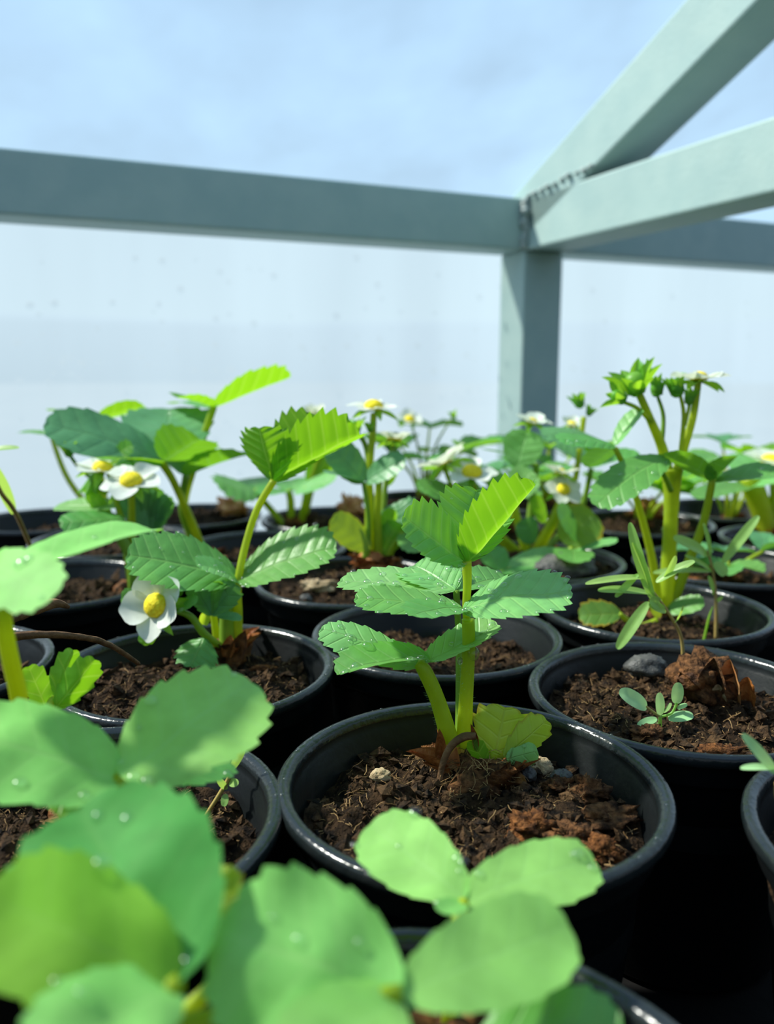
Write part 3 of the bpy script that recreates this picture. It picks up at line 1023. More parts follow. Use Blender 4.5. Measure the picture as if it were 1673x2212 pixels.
# hairs on the leaning stalk, drops on the stem
hm_ = MB()
rg = random.Random(8)
for k in range(240):
    t = rg.random()
    c = P(985, 1640, YA).lerp(P(918, 1450, YA - 0.003), t) if rg.random() < 0.6 else P(1003, 1620, YA).lerp(P(1013, 1360, YA), t)
    a = rg.uniform(0, 6.28)
    d = V(math.cos(a), math.sin(a) * 0.7 - 0.2, rg.uniform(-0.2, 0.5)).normalized()
    c = c + V(d.x, d.y, 0).normalized() * 0.0018
    s_ = frame_z(d)
    hm_.add([c + s_[0] * 0.00005, c - s_[0] * 0.00005, c + s_[1] * 0.00006, c + d * rg.uniform(0.0006, 0.0013)], [(0, 1, 3), (1, 2, 3), (2, 0, 3)])
link('stalk_hairs', hm_, M['seedling'], pa.o, pa.b)['kind'] = 'stuff'
def ball_drop(pl, at, r):
    ob = link('water_drop', blob(A3(at), V(r * 0.8, r * 0.8, r), 1, 0.0, 14, 10), M['water'], pl.o, pl.b)
ball_drop(pa, (1024, 1412, YA - 0.0015), 0.0021)
ball_drop(pa, (994, 1428, YA - 0.0015), 0.0011)
ball_drop(pa, (1148, 1592, YA - 0.002), 0.0012)

# ------------------------------------------------------------------ plant D, left, with the open flower
pd = Plant('strawberry_plant', 'strawberry plant at left with a white open flower low beside its two spread wet leaflets', 'plant', root_at('D', 500, 1415), SG)
YD = pd.b.y
crown(pd, P(498, 1412, YD), 0.008, 0.008, 9, 'crown', 9)
stalk(pd, [(508, 1400, YD, 17), (512, 1330, YD, 13), (514, 1262, YD, 9), (530, 1180, YD + 0.004, 8), (556, 1100, YD + 0.006, 8), (592, 1038, YD + 0.007, 8)], 'stem')
stalk(pd, [(492, 1400, YD - 0.002, 20), (490, 1320, YD - 0.002, 15), (495, 1270, YD - 0.002, 10)], 'stem_dark')
stalk(pd, [(470, 1390, YD + 0.002, 9), (462, 1330, YD + 0.002, 8), (452, 1255, YD + 0.004, 7)], 'stem')
Q_ = YD + 0.007
leaflet(pd, (592, 1040, Q_), (560, 925, Q_ - 0.006), 125, (0.35, 0.90, 0.25), 0.30, -0.2, 'leaf_young', 0, 10, 5, 0.14, wide=0.7)
leaflet(pd, (592, 1040, Q_), (778, 938, Q_ - 0.010), 170, (-0.50, 0.65, 0.50), 0.55, 0.10, 'leaf_young', 0, 11, 5, 0.14, wide=0.66)
leaflet(pd, (592, 1038, Q_ + 0.003), (690, 905, Q_ + 0.010), 135, (-0.2, -0.9, 0.5), 0.35, -0.1, 'leaf_young', 0, 10, 4, 0.13, wide=0.68)
leaflet(pd, (512, 1250, YD), (276, 1198, YD - 0.010), 165, (0.18, -0.50, 0.85), 0.12, 0.20, 'leaf', 16, 12, 5, 0.10, wide=0.6)
leaflet(pd, (516, 1252, YD), (726, 1184, YD - 0.004), 160, (-0.22, -0.50, 0.85), 0.25, 0.25, 'leaf', 14, 12, 5, 0.10, wide=0.6)
leaflet(pd, (514, 1256, YD - 0.001), (424, 1218, YD - 0.014), 70, (0.2, -0.35, 0.9), 0.15, 0.5, 'leaf_pale', 8, 10, 4, 0.10)
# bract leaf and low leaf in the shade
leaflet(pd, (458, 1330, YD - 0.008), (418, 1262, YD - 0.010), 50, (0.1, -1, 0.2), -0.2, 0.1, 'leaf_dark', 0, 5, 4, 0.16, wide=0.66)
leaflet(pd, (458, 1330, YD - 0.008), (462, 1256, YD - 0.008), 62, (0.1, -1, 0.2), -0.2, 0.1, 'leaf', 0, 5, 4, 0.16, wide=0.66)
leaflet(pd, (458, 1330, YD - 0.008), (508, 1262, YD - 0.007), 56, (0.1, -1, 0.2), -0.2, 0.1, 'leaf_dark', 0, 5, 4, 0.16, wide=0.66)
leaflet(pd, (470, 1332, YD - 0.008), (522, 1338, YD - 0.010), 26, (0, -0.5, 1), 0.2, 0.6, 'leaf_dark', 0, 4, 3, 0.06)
leaflet(pd, (440, 1378, YD - 0.012), (412, 1440, YD - 0.020), 100, (0.0, -0.8, 0.6), -0.30, 0.2, 'leaf', 0, 7, 5, 0.13, wide=0.62)
leaflet(pd, (300, 1290, YD - 0.004), (262, 1290, YD - 0.004), 40, (0, -1, 0.4), 0.1, 0.1, 'leaf', 0, 4, 3, 0.08)
stalk(pd, [(480, 1400, YD - 0.004, 9), (442, 1370, YD - 0.010, 9), (412, 1332, YD - 0.012, 8), (372, 1316, YD - 0.012, 7), (345, 1308, YD - 0.012, 6)], 'stem_dark', 'flower_stalk')
flower(pd, (338, 1308, YD - 0.014), (-0.42, -0.88, 0.35), px2m(70, YD), 0.9, openness=0.30, centre=0.38)
leaflet(pd, (345, 1340, YD - 0.012), (305, 1390, YD - 0.014), 40, (0, -1, 0.2), -0.2, 0.2, 'leaf_young', 0, 4, 3, 0.10)
leaflet(pd, (382, 1318, YD - 0.012), (428, 1296, YD - 0.016), 40, (0, -0.6, 0.8), 0.2, 0.3, 'leaf', 0, 4, 3, 0.06)
bud(pd, (385, 1275, YD - 0.010), (0.1, -0.1, 1), px2m(20, YD), 4)
for (a, b, w, mt) in (((500, 1440, YD - 0.008), (532, 1360, YD - 0.004), 40, 'crown'), ((490, 1420, YD - 0.008), (500, 1370, YD - 0.006), 30, 'stipule'), ((440, 1350, YD - 0.006), (452, 1310, YD - 0.006), 24, 'leaf_bud')):
    b0, t0 = P(*a), P(*b)
    mb, uv = petal_mesh(b0, t0 - b0, V(0.1, -1, 0.3), (t0 - b0).length, w * a[2] / FPX, 0.5, 0.15, point=True)
    link('stipule', mb, M[mt], pd.o, pd.b, True, uv)

# ------------------------------------------------------------------ plant L: long stalks and big leaves behind the left flower
pl_ = Plant('strawberry_plant', 'strawberry plant with broad dark leaf and highest pointed leaf on long stalks', 'plant', root_at('L', 455, 1205), SG)
YL = pl_.b.y
crown(pl_, root_at('L', 455, 1205), 0.008, 0.007, 17)
stalk(pl_, [(448, 1215, YL, 10), (415, 1130, YL - 0.01, 9), (375, 1040, YL - 0.02, 8), (350, 1000, YL - 0.025, 9)], 'stem')
stalk(pl_, [(440, 1215, YL, 9), (398, 1110, YL, 8), (425, 990, YL, 8), (448, 920, YL, 8), (462, 878, YL, 8)], 'stem')
stalk(pl_, [(440, 1210, YL, 9), (395, 1110, YL - 0.01, 8), (402, 1028, YL - 0.012, 8)], 'stem_dark')
Y1 = YL - 0.025
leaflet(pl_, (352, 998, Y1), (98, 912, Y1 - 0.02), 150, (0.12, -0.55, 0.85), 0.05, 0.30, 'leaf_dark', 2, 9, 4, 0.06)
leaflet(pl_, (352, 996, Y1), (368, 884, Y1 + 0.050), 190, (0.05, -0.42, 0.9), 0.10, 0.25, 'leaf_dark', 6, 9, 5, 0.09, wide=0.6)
leaflet(pl_, (354, 998, Y1), (432, 950, Y1 - 0.030), 130, (0.30, 0.35, 0.9), 0.35, 0.10, 'leaf', 0, 8, 4, 0.07)
leaflet(pl_, (352, 1000, Y1), (215, 992, Y1 - 0.045), 60, (0, -0.05, 1), 0.1, 0.2, 'leaf_young', 0, 7, 3, 0.05)
leaflet(pl_, (462, 880, YL), (382, 858, YL - 0.03), 80, (0.1, 0.05, 1), 0.3, 0.1, 'leaf_young', 0, 8, 4, 0.10)
leaflet(pl_, (462, 880, YL), (628, 814, YL + 0.01), 120, (-0.35, 0.25, 0.85), 0.40, 0.0, 'leaf_young', 0, 9, 4, 0.10)
leaflet(pl_, (458, 882, YL), (378, 872, YL + 0.04), 70, (0.1, -0.2, 1), 0.1, 0.3, 'leaf', 0, 7, 3, 0.08)
leaflet(pl_, (402, 1028, YL - 0.012), (534, 984, YL - 0.03), 110, (-0.25, 0.25, 0.9), 0.40, 0.15, 'leaf', 0, 8, 4, 0.06)
leaflet(pl_, (402, 1028, YL - 0.012), (362, 985, YL - 0.004), 70, (0.4, -0.3, 0.8), 0.3, 0.2, 'leaf_dark', 3, 7, 3, 0.06)

# ------------------------------------------------------------------ plant I: small flower cluster at the left
pi_ = Plant('strawberry_plant', 'strawberry plant at left with two yellow-centred flowers crowded over a dark closed leaf', 'plant', root_at('I', 285, 1272), SG)
YI = pi_.b.y
crown(pi_, root_at('I', 285, 1272), 0.007, 0.007, 21, 'crown', 6)
stalk(pi_, [(288, 1278, YI - 0.01, 11), (285, 1210, YI - 0.01, 12), (262, 1160, YI - 0.01, 14)], 'stem_dark')
stalk(pi_, [(290, 1278, YI, 9), (310, 1150, YI, 8), (320, 1050, YI, 7)], 'stem_dark')
stalk(pi_, [(285, 1270, YI, 9), (262, 1120, YI, 8), (235, 1020, YI, 6)], 'stem', 'flower_stalk')
stalk(pi_, [(285, 1270, YI, 9), (285, 1120, YI - 0.01, 8), (284, 1050, YI - 0.012, 6)], 'stem', 'flower_stalk')
for k, (tx, ty, w) in enumerate(((262, 1062, 60), (300, 1050, 62), (338, 1056, 66), (364, 1072, 52))):
    leaflet(pi_, (312, 1165, YI - 0.006 + k * 0.003), (tx, ty, YI - 0.004), w, (0.15 * (k - 1.5), -1, 0.1), -0.5, 0.1, 'leaf_dark', 0, 6, 4, 0.10)
leaflet(pi_, (270, 1120, YI - 0.005), (128, 1128, YI - 0.02), 80, (0.1, -0.5, 0.8), -0.2, 0.2, 'leaf', 0, 8, 4, 0.05)
leaflet(pi_, (262, 1095, YI), (122, 1095, YI + 0.01), 70, (0, -0.3, 1), 0.1, 0.2, 'leaf_pale', 0, 7, 3, 0.05)
leaflet(pi_, (240, 1120, YI), (190, 1060, YI), 34, (0.4, -0.8, 0.3), -0.2, 0.1, 'leaf_young', 0, 5, 3, 0.05)
flower(pi_, (284, 1040, YI - 0.014), (0.05, -0.45, 1), px2m(58, YI), 2.2, openness=0.05, centre=0.40)
flower(pi_, (222, 1012, YI), (0.1, -0.15, 1), px2m(58, YI), 0.4, openness=0.02, centre=0.36)
bud(pi_, (205, 1040, YI + 0.004), (-0.2, -0.1, -1), px2m(28, YI), 5, 7, 0.15)
bud(pi_, (148, 975, YI + 0.02), (-0.2, 0, 1), px2m(20, YI), 6)
stalk(pi_, [(240, 1060, YI + 0.01, 4), (180, 1020, YI + 0.018, 4), (152, 985, YI + 0.02, 4)], 'stem_dark', 'flower_stalk', 6, 4)
leaflet(pi_, (250, 985, YI + 0.03), (190, 960, YI + 0.03), 46, (0.1, -0.9, 0.5), 0.1, 0.1, 'leaf_young', 0, 5, 3, 0.14)
leaflet(pi_, (250, 985, YI + 0.03), (285, 960, YI + 0.03), 40, (-0.1, -0.9, 0.5), 0.1, 0.1, 'leaf_young', 0, 5, 3, 0.14)
leaflet(pi_, (215, 1070, YI + 0.01), (190, 1040, YI + 0.01), 40, (0, -1, 0.3), -0.3, 0.1, 'stipule_red', 0, 4, 3, 0.08)
leaflet(pi_, (228, 1070, YI + 0.008), (212, 1042, YI + 0.008), 36, (0, -1, 0.3), -0.3, 0.1, 'leaf_bud', 0, 4, 3, 0.08)

# plant U: leaf tips above the broad dark leaf
pu = Plant('strawberry_plant', 'blurred strawberry plant at far left showing only narrow leaf edges above the broad leaf', 'plant', root_at('U', 240, 1150), SG)
crown(pu, root_at('U', 240, 1150), 0.007, 0.006, 33, 'crown', 3)
stalk(pu, [(240, 1160, 0.515, 8), (215, 1000, 0.52, 7), (220, 910, 0.52, 6)], 'stem')
leaflet(pu, (214, 905, 0.52), (312, 878, 0.515), 55, (-0.1, 0.5, 0.8), 0.35, 0.1, 'leaf_young', 0, 7, 3, 0.05)
leaflet(pu, (218, 905, 0.52), (108, 888, 0.535), 60, (0, 0.05, 1), 0.2, 0.2, 'leaf', 0, 7, 3, 0.05)
leaflet(pu, (218, 908, 0.52), (200, 912, 0.56), 80, (0, 0.05, 1), 0.2, 0.2, 'leaf', 0, 7, 3, 0.05)
stalk(pu, [(240, 1150, 0.515, 8), (150, 1040, 0.53, 6), (110, 938, 0.54, 5)], 'stem')
leaflet(pu, (110, 938, 0.54), (40, 934, 0.54), 50, (0, -0.05, 1), 0.1, 0.1, 'leaf', 0, 6, 3, 0.05)

# ------------------------------------------------------------------ plant K: tall flowering stem left of centre
pk = Plant('strawberry_plant', 'strawberry plant left of centre with upright bundled stalks and one flower held highest', 'plant', root_at('K', 812, 1236), SG)
YK = pk.b.y
crown(pk, pk.b + V(0, 0, 0.003), 0.011, 0.008, 41, 'stipule', 14)
for pts, mt, nm in (([(800, 1225, YK, 14), (797, 1120, YK, 9), (800, 1000, YK, 8), (805, 940, YK, 8), (808, 892, YK, 7)], 'stem', 'flower_stalk'),
                    ([(818, 1225, YK, 13), (816, 1120, YK - 0.003, 8), (820, 1030, YK - 0.003, 8), (824, 1000, YK - 0.003, 7)], 'stem', 'petiole'),
                    ([(788, 1225, YK - 0.003, 10), (797, 1130, YK - 0.004, 6), (786, 1042, YK - 0.005, 5)], 'stem_dark', 'petiole'),
                    ([(806, 1225, YK + 0.003, 10), (803, 1100, YK + 0.003, 7), (792, 970, YK + 0.003, 6), (768, 935, YK + 0.003, 5)], 'stem_dark', 'flower_stalk'),
                    ([(830, 1228, YK, 10), (848, 1180, YK, 10), (872, 1150, YK, 9)], 'stem', 'petiole')):
    stalk(pk, pts, mt, nm)
flower(pk, (808, 880, YK), (0.05, -0.12, 1), px2m(50, YK), 0.6, openness=0.08, centre=0.40)
bud(pk, (766, 925, YK + 0.003), (-0.15, 0, 1), px2m(24, YK), 2)
bud(pk, (800, 925, YK - 0.004), (-0.1, -0.2, 1), px2m(14, YK), 3)
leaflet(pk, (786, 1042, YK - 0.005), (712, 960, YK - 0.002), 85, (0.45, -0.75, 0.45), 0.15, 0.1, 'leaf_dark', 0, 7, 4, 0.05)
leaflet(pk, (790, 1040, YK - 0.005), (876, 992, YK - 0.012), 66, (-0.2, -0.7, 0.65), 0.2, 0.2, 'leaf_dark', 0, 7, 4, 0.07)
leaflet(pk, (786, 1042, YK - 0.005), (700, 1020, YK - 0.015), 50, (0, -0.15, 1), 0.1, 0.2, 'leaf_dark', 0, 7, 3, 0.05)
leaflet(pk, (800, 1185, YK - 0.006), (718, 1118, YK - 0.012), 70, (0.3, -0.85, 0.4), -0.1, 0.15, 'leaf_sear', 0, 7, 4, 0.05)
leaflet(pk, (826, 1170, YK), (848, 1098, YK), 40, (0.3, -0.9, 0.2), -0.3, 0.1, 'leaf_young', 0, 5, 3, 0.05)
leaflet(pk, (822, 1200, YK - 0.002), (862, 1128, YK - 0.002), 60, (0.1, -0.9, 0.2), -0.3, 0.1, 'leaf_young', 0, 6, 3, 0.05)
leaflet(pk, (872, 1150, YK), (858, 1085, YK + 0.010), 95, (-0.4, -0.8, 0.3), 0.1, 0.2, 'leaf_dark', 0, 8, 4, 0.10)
leaflet(pk, (872, 1150, YK), (905, 1192, YK - 0.02), 60, (0, -0.6, 0.8), 0.1, 0.2, 'leaf', 0, 7, 3, 0.10)
leaflet(pk, (836, 1050, YK + 0.02), (850, 1000, YK + 0.02), 30, (0, -1, 0.2), -0.2, 0, 'leaf_young', 0, 5, 3, 0.08)
stalk(pk, [(772, 1250, YK - 0.006, 6), (768, 1180, YK - 0.006, 5), (757, 1120, YK - 0.004, 4)], 'straw', 'dead_stalk', 6, 4)
stalk(pk, [(840, 1245, YK - 0.006, 7), (858, 1222, YK - 0.006, 8), (866, 1205, YK - 0.006, 5)], 'straw', 'dead_stalk', 6, 4)
# flower and bud a little behind on thin stalks
stalk(pk, [(826, 1220, YK + 0.006, 7), (832, 1060, YK + 0.014, 6), (850, 962, YK + 0.018, 5)], 'stem_dark', 'flower_stalk', 6, 4)
flower(pk, (852, 950, YK + 0.018), (0.1, 0.2, 1), px2m(38, YK), 3.6, openness=0.5)

# ------------------------------------------------------------------ plant R: white flowers behind the centre plant
pr = Plant('strawberry_plant', 'bushy strawberry plant right of centre with several white flowers and a large yellow-edged leaf', 'plant', root_at('R', 1150, 1205), SG)
YR = pr.b.y
crown(pr, root_at('R', 1150, 1200), 0.012, 0.007, 51, 'crown', 10)
for pts, mt in (([(1140, 1200, YR, 12), (1120, 1130, YR, 9), (1108, 1075, YR, 8)], 'stem'), ([(1150, 1200, YR, 11), (1190, 1130, YR - 0.004, 9), (1220, 1060, YR - 0.004, 7)], 'stem'),
                ([(1140, 1195, YR, 10), (1145, 1120, YR + 0.01, 8), (1160, 1000, YR + 0.015, 7)], 'stem_dark'), ([(1160, 1200, YR, 9), (1235, 1060, YR + 0.01, 7), (1252, 975, YR + 0.012, 6), (1262, 900, YR + 0.012, 6)], 'stem'),
                ([(1160, 1205, YR, 9), (1250, 1110, YR + 0.02, 7), (1278, 1012, YR + 0.02, 6)], 'stem_dark'), ([(1130, 1200, YR, 9), (1060, 1130, YR - 0.004, 6), (1022, 1042, YR - 0.01, 5)], 'stem'),
                ([(1125, 1200, YR, 9), (1010, 1110, YR + 0.0, 6), (960, 1010, YR - 0.004, 5)], 'stem'), ([(1180, 1215, YR - 0.006, 9), (1220, 1195, YR - 0.012, 8), (1238, 1185, YR - 0.014, 7)], 'stem')):
    stalk(pr, pts, mt)
flower(pr, (1020, 1022, YR - 0.01), (0.05, -0.42, 1), px2m(47, YR), 0.2, openness=0.12, centre=0.46)
flower(pr, (962, 1000, YR - 0.004), (-0.45, 0.15, 0.9), px2m(58, YR), 2.3, openness=0.35, centre=0.3)
flower(pr, (1150, 912, YR + 0.015), (0.15, -0.15, 1), px2m(40, YR), 1.2, openness=0.35, centre=0.3)
flower(pr, (1212, 1022, YR - 0.002), (0.1, 0.1, 1), px2m(40, YR), 0.9, openness=0.3, centre=0.3)
flower(pr, (1218, 1058, YR - 0.004), (0.15, -0.75, 0.7), px2m(36, YR), 0.5, openness=0.15, centre=0.40)
flower(pr, (1236, 918, YR + 0.03), (0.0, -0.3, 0.9), px2m(26, YR), 2.5, openness=0.6)
bud(pr, (1252, 868, YR + 0.012), (-0.25, 0, 1), px2m(22, YR), 7)
bud(pr, (1274, 890, YR + 0.012), (0.3, 0, 1), px2m(14, YR), 8)
leaflet(pr, (1320, 958, YR - 0.01), (1178, 938, YR - 0.03), 105, (0.05, -0.35, 0.9), -0.15, 0.5, 'leaf_dark', 3, 9, 4, 0.08)
leaflet(pr, (1278, 1010, YR + 0.02), (1200, 960, YR + 0.03), 90, (0.3, -0.3, 0.8), 0.2, 0.2, 'leaf_dark', 0, 8, 4, 0.05)
leaflet(pr, (1278, 1010, YR + 0.02), (1385, 985, YR + 0.02), 80, (-0.2, -0.2, 0.9), 0.3, 0.3, 'leaf', 0, 8, 4, 0.05)
leaflet(pr, (1118, 1010, YR + 0.005), (1140, 930, YR + 0.01), 85, (-0.1, -0.9, 0.5), 0.1, 0.1, 'leaf_pale', 0, 7, 4, 0.04)
leaflet(pr, (1160, 1005, YR + 0.015), (1040, 970, YR + 0.02), 60, (0, 0.1, 1), 0.1, 0.3, 'leaf_dark', 0, 7, 3, 0.04)
leaflet(pr, (1108, 1070, YR), (1050, 1030, YR - 0.005), 80, (0.2, -0.6, 0.8), 0.1, 0.2, 'leaf', 2, 8, 4, 0.07)
leaflet(pr, (1108, 1070, YR), (1150, 1018, YR), 75, (-0.1, -0.7, 0.6), 0.1, 0.2, 'leaf_pale', 0, 8, 4, 0.06)
leaflet(pr, (1030, 1090, YR - 0.005), (900, 1050, YR - 0.015), 80, (0.1, -0.45, 0.9), 0.1, 0.2, 'leaf', 5, 8, 4, 0.07)
leaflet(pr, (1030, 1090, YR - 0.005), (985, 1045, YR), 80, (0.1, -0.6, 0.8), 0.1, 0.2, 'leaf_pale', 4, 8, 4, 0.07)
leaflet(pr, (1215, 1170, YR - 0.010), (1285, 1110, YR - 0.012), 100, (-0.1, -0.85, 0.4), 0.1, 0.2, 'leaf_sear', 0, 7, 4, 0.04, wide=0.62)
leaflet(pr, (1248, 1165, YR - 0.012), (1205, 1095, YR - 0.022), 60, (0.7, -0.6, 0.3), 0.15, 0.1, 'leaf_dark', 0, 7, 4, 0.05)
leaflet(pr, (1240, 1188, YR - 0.014), (1332, 1172, YR - 0.03), 60, (0, -0.25, 1), 0.1, 0.2, 'leaf_pale', 0, 7, 3, 0.08)
leaflet(pr, (1238, 1186, YR - 0.014), (1240, 1215, YR - 0.05), 85, (0, -0.3, 1), 0.1, 0.3, 'leaf', 0, 7, 4, 0.09)
leaflet(pr, (1150, 1175, YR - 0.004), (1135, 1120, YR - 0.006), 55, (0.2, -0.9, 0.2), -0.2, 0.1, 'leaf_dark', 0, 6, 3, 0.04)
leaflet(pr, (1178, 1130, YR), (1158, 1070, YR), 36, (0.3, -0.9, 0.2), -0.3, 0.1, 'leaf_young', 0, 5, 3, 0.05)
YR2 = YR - 0.035
leaflet(pr, (1082, 1234, YR2), (1052, 1182, YR2 + 0.01), 75, (0.35, -0.7, 0.6), 0.2, 0.1, 'leaf', 0, 7, 4, 0.05)
leaflet(pr, (1084, 1236, YR2), (1215, 1192, YR2 + 0.008), 70, (-0.1, -0.45, 0.9), -0.1, 0.45, 'leaf_pale', 0, 8, 4, 0.05)
leaflet(pr, (1074, 1237, YR2), (1158, 1236, YR2 - 0.014), 40, (0, -0.3, 1), 0.1, 0.2, 'leaf', 3, 7, 3, 0.07)
stalk(pr, [(1170, 1210, YR - 0.01, 9), (1120, 1225, YR - 0.03, 8), (1082, 1238, YR2, 6)], 'stem')

# ------------------------------------------------------------------ plant O: tallest, thick stem with buds
po_ = Plant('strawberry_plant', 'tallest strawberry plant at right with thick pale stem forking into bud clusters', 'plant', root_at('O', 1432, 1330), SG)
YO = po_.b.y
crown(po_, root_at('O', 1432, 1326), 0.009, 0.006, 61, 'crown', 6)
stalk(po_, [(1436, 1330, YO, 19), (1444, 1230, YO, 16), (1450, 1120, YO, 15), (1452, 1060, YO, 18), (1452, 1012, YO, 24)], 'stem', 'flower_stalk', 10)
stalk(po_, [(1446, 1040, YO, 14), (1432, 970, YO, 11), (1405, 905, YO - 0.003, 9), (1382, 852, YO - 0.005, 8)], 'stem', 'flower_stalk')
stalk(po_, [(1408, 912, YO - 0.003, 6), (1378, 882, YO - 0.008, 5), (1345, 868, YO - 0.01, 4)], 'stem', 'flower_stalk', 6, 4)
stalk(po_, [(1430, 960, YO, 6), (1434, 900, YO + 0.002, 5), (1422, 858, YO + 0.002, 4)], 'stem_dark', 'flower_stalk', 6, 4)
stalk(po_, [(1458, 1040, YO + 0.002, 14), (1478, 970, YO + 0.002, 9), (1498, 900, YO + 0.002, 8), (1510, 818, YO + 0.002, 7)], 'stem', 'flower_stalk')
stalk(po_, [(1470, 990, YO, 6), (1478, 900, YO, 5), (1470, 852, YO, 4)], 'stem', 'flower_stalk', 6, 4)
stalk(po_, [(1480, 920, YO, 4), (1488, 885, YO, 4), (1490, 870, YO, 4)], 'stem', 'flower_stalk', 6, 4)
bud(po_, (1372, 830, YO - 0.005), (-0.25, -0.2, 1), px2m(40, YO), 1, 9, 0.55)
bud(po_, (1338, 858, YO - 0.01), (-0.9, -0.2, 0.35), px2m(26, YO), 2, 6, 0.3)
bud(po_, (1420, 840, YO + 0.002), (-0.05, 0, 1), px2m(26, YO), 3, 5, 0.15)
bud(po_, (1398, 800, YO + 0.002), (0.25, 0.1, 1), px2m(18, YO), 9, 5, 0.2)
bud(po_, (1462, 838, YO), (-0.15, 0, 1), px2m(30, YO), 4, 6, 0.25)
bud(po_, (1490, 862, YO), (0.1, 0, 1), px2m(20, YO), 5, 5, 0.1)
flower(po_, (1510, 818, YO + 0.002), (0.0, 0.1, 1), px2m(62, YO), 1.0, openness=0.12, centre=0.3)
stalk(po_, [(1425, 1320, YO - 0.003, 10), (1408, 1200, YO - 0.006, 9), (1370, 1060, YO - 0.010, 7), (1330, 968, YO - 0.012, 6)], 'stem')
leaflet(po_, (1330, 962, YO - 0.012), (1385, 884, YO - 0.008), 52, (-0.75, -0.4, 0.5), 0.3, 0.1, 'leaf_pale', 0, 7, 4, 0.05)
leaflet(po_, (1328, 962, YO - 0.012), (1205, 948, YO - 0.02), 80, (0.05, -0.30, 0.95), -0.1, 0.4, 'leaf', 4, 9, 4, 0.08)
leaflet(po_, (1328, 966, YO - 0.012), (1272, 1010, YO + 0.01), 60, (0.2, -0.2, 0.9), 0.2, 0.3, 'leaf_dark', 0, 7, 3, 0.05)
stalk(po_, [(1444, 1325, YO, 13), (1480, 1235, YO - 0.002, 11), (1520, 1130, YO - 0.005, 9), (1540, 1035, YO - 0.008, 8)], 'stem')
leaflet(po_, (1540, 1040, YO - 0.008), (1592, 985, YO - 0.020), 95, (-0.4, 0.5, 0.75), 0.30, 0.1, 'leaf', 0, 7, 4, 0.03, wide=0.66)
leaflet(po_, (1540, 1038, YO - 0.008), (1432, 980, YO - 0.015), 90, (0.25, 0.35, 0.9), 0.2, 0.2, 'leaf', 0, 7, 4, 0.04)
leaflet(po_, (1545, 1040, YO - 0.008), (1690, 1025, YO - 0.02), 95, (-0.1, -0.25, 0.95), 0.2, 0.3, 'leaf', 3, 8, 4, 0.05)
stalk(po_, [(1450, 1060, YO - 0.006, 6), (1432, 1022, YO - 0.012, 5), (1408, 1000, YO - 0.014, 5)], 'stem_dark')
leaflet(po_, (1440, 988, YO - 0.014), (1288, 1092, YO - 0.034), 95, (-0.15, -0.55, 0.8), 0.05, 0.55, 'leaf', 10, 9, 5, 0.09, wide=0.58, drop_r=(0.0007, 0.0015))
leaflet(po_, (1440, 1320, YO - 0.006), (1522, 1300, YO - 0.014), 50, (0, -0.6, 0.8), 0.1, 0.2, 'leaf', 0, 6, 3, 0.07)
leaflet(po_, (1342, 1326, YO - 0.016), (1252, 1330, YO - 0.014), 66, (0, -0.7, 0.7), 0.2, 0.3, 'leaf_sear', 0, 6, 4, 0.12)
stalk(po_, [(1420, 1340, YO - 0.012, 7), (1380, 1352, YO - 0.014, 7), (1338, 1326, YO - 0.016, 6)], 'stem')
leaflet(po_, (1425, 1335, YO - 0.010), (1412, 1290, YO - 0.010), 30, (0.2, -1, 0.2), -0.2, 0.1, 'leaf_bud', 0, 4, 3, 0.05)
hm_ = MB()
rg = random.Random(18)
for k in range(160):
    c = P(1438, 1310, YO).lerp(P(1452, 1060, YO), rg.random())
    a = rg.uniform(0, 6.28)
    d = V(math.cos(a), math.sin(a) * 0.6, rg.uniform(-0.1, 0.4)).normalized()
    c = c + V(d.x, d.y, 0).normalized() * 0.0029
    s_ = frame_z(d)
    hm_.add([c + s_[0] * 0.00008, c - s_[0] * 0.00008, c + s_[1] * 0.00008, c + d * rg.uniform(0.0008, 0.0018)], [(0, 1, 3), (1, 2, 3), (2, 0, 3)])
link('stalk_hairs', hm_, M['seedling'], po_.o, po_.b)['kind'] = 'stuff'

# ------------------------------------------------------------------ blurred foreground plants
pf = Plant('strawberry_plant', 'blurred foreground strawberry plant with the rounded three-part leaf below the centre pot', 'plant', root_at('F', 985, 2150), SG)
crown(pf, V(pf.b.x, pf.b.y, pf.b.z), 0.007, 0.006, 71, 'crown', 4)
YF = 0.128
stalk(pf, [(pf.b, 0.0016), (P(985, 2020, YF - 0.004), 0.0013), (P(1003, 1948, YF), 0.001)], 'stem')
leaflet(pf, (1002, 1942, YF), (800, 1782, YF + 0.016), 190, (0.15, -0.60, 0.8), 0.05, 0.15, 'leaf_front', 8, 8, 5, 0.05, wide=0.64, ridge=0.002)
leaflet(pf, (1006, 1945, YF), (1288, 1856, YF + 0.010), 175, (-0.05, -0.42, 0.9), 0.05, 0.2, 'leaf_front', 4, 8, 5, 0.05, ridge=0.002)
leaflet(pf, (1002, 1948, YF), (952, 1972, YF - 0.010), 60, (0, -0.4, 0.9), 0.1, 0.2, 'leaf_front', 0, 6, 4, 0.05, ridge=0.002)
stalk(pf, [(pf.b, 0.0016), (P(1050, 2260, 0.098), 0.0013), (P(1120, 2240, 0.096), 0.001)], 'stem')
leaflet(pf, (1040, 2250, 0.100), (1345, 2215, 0.100), 200, (0, -0.45, 0.9), 0.05, 0.3, 'leaf', 0, 8, 5, 0.08, ridge=0.002)

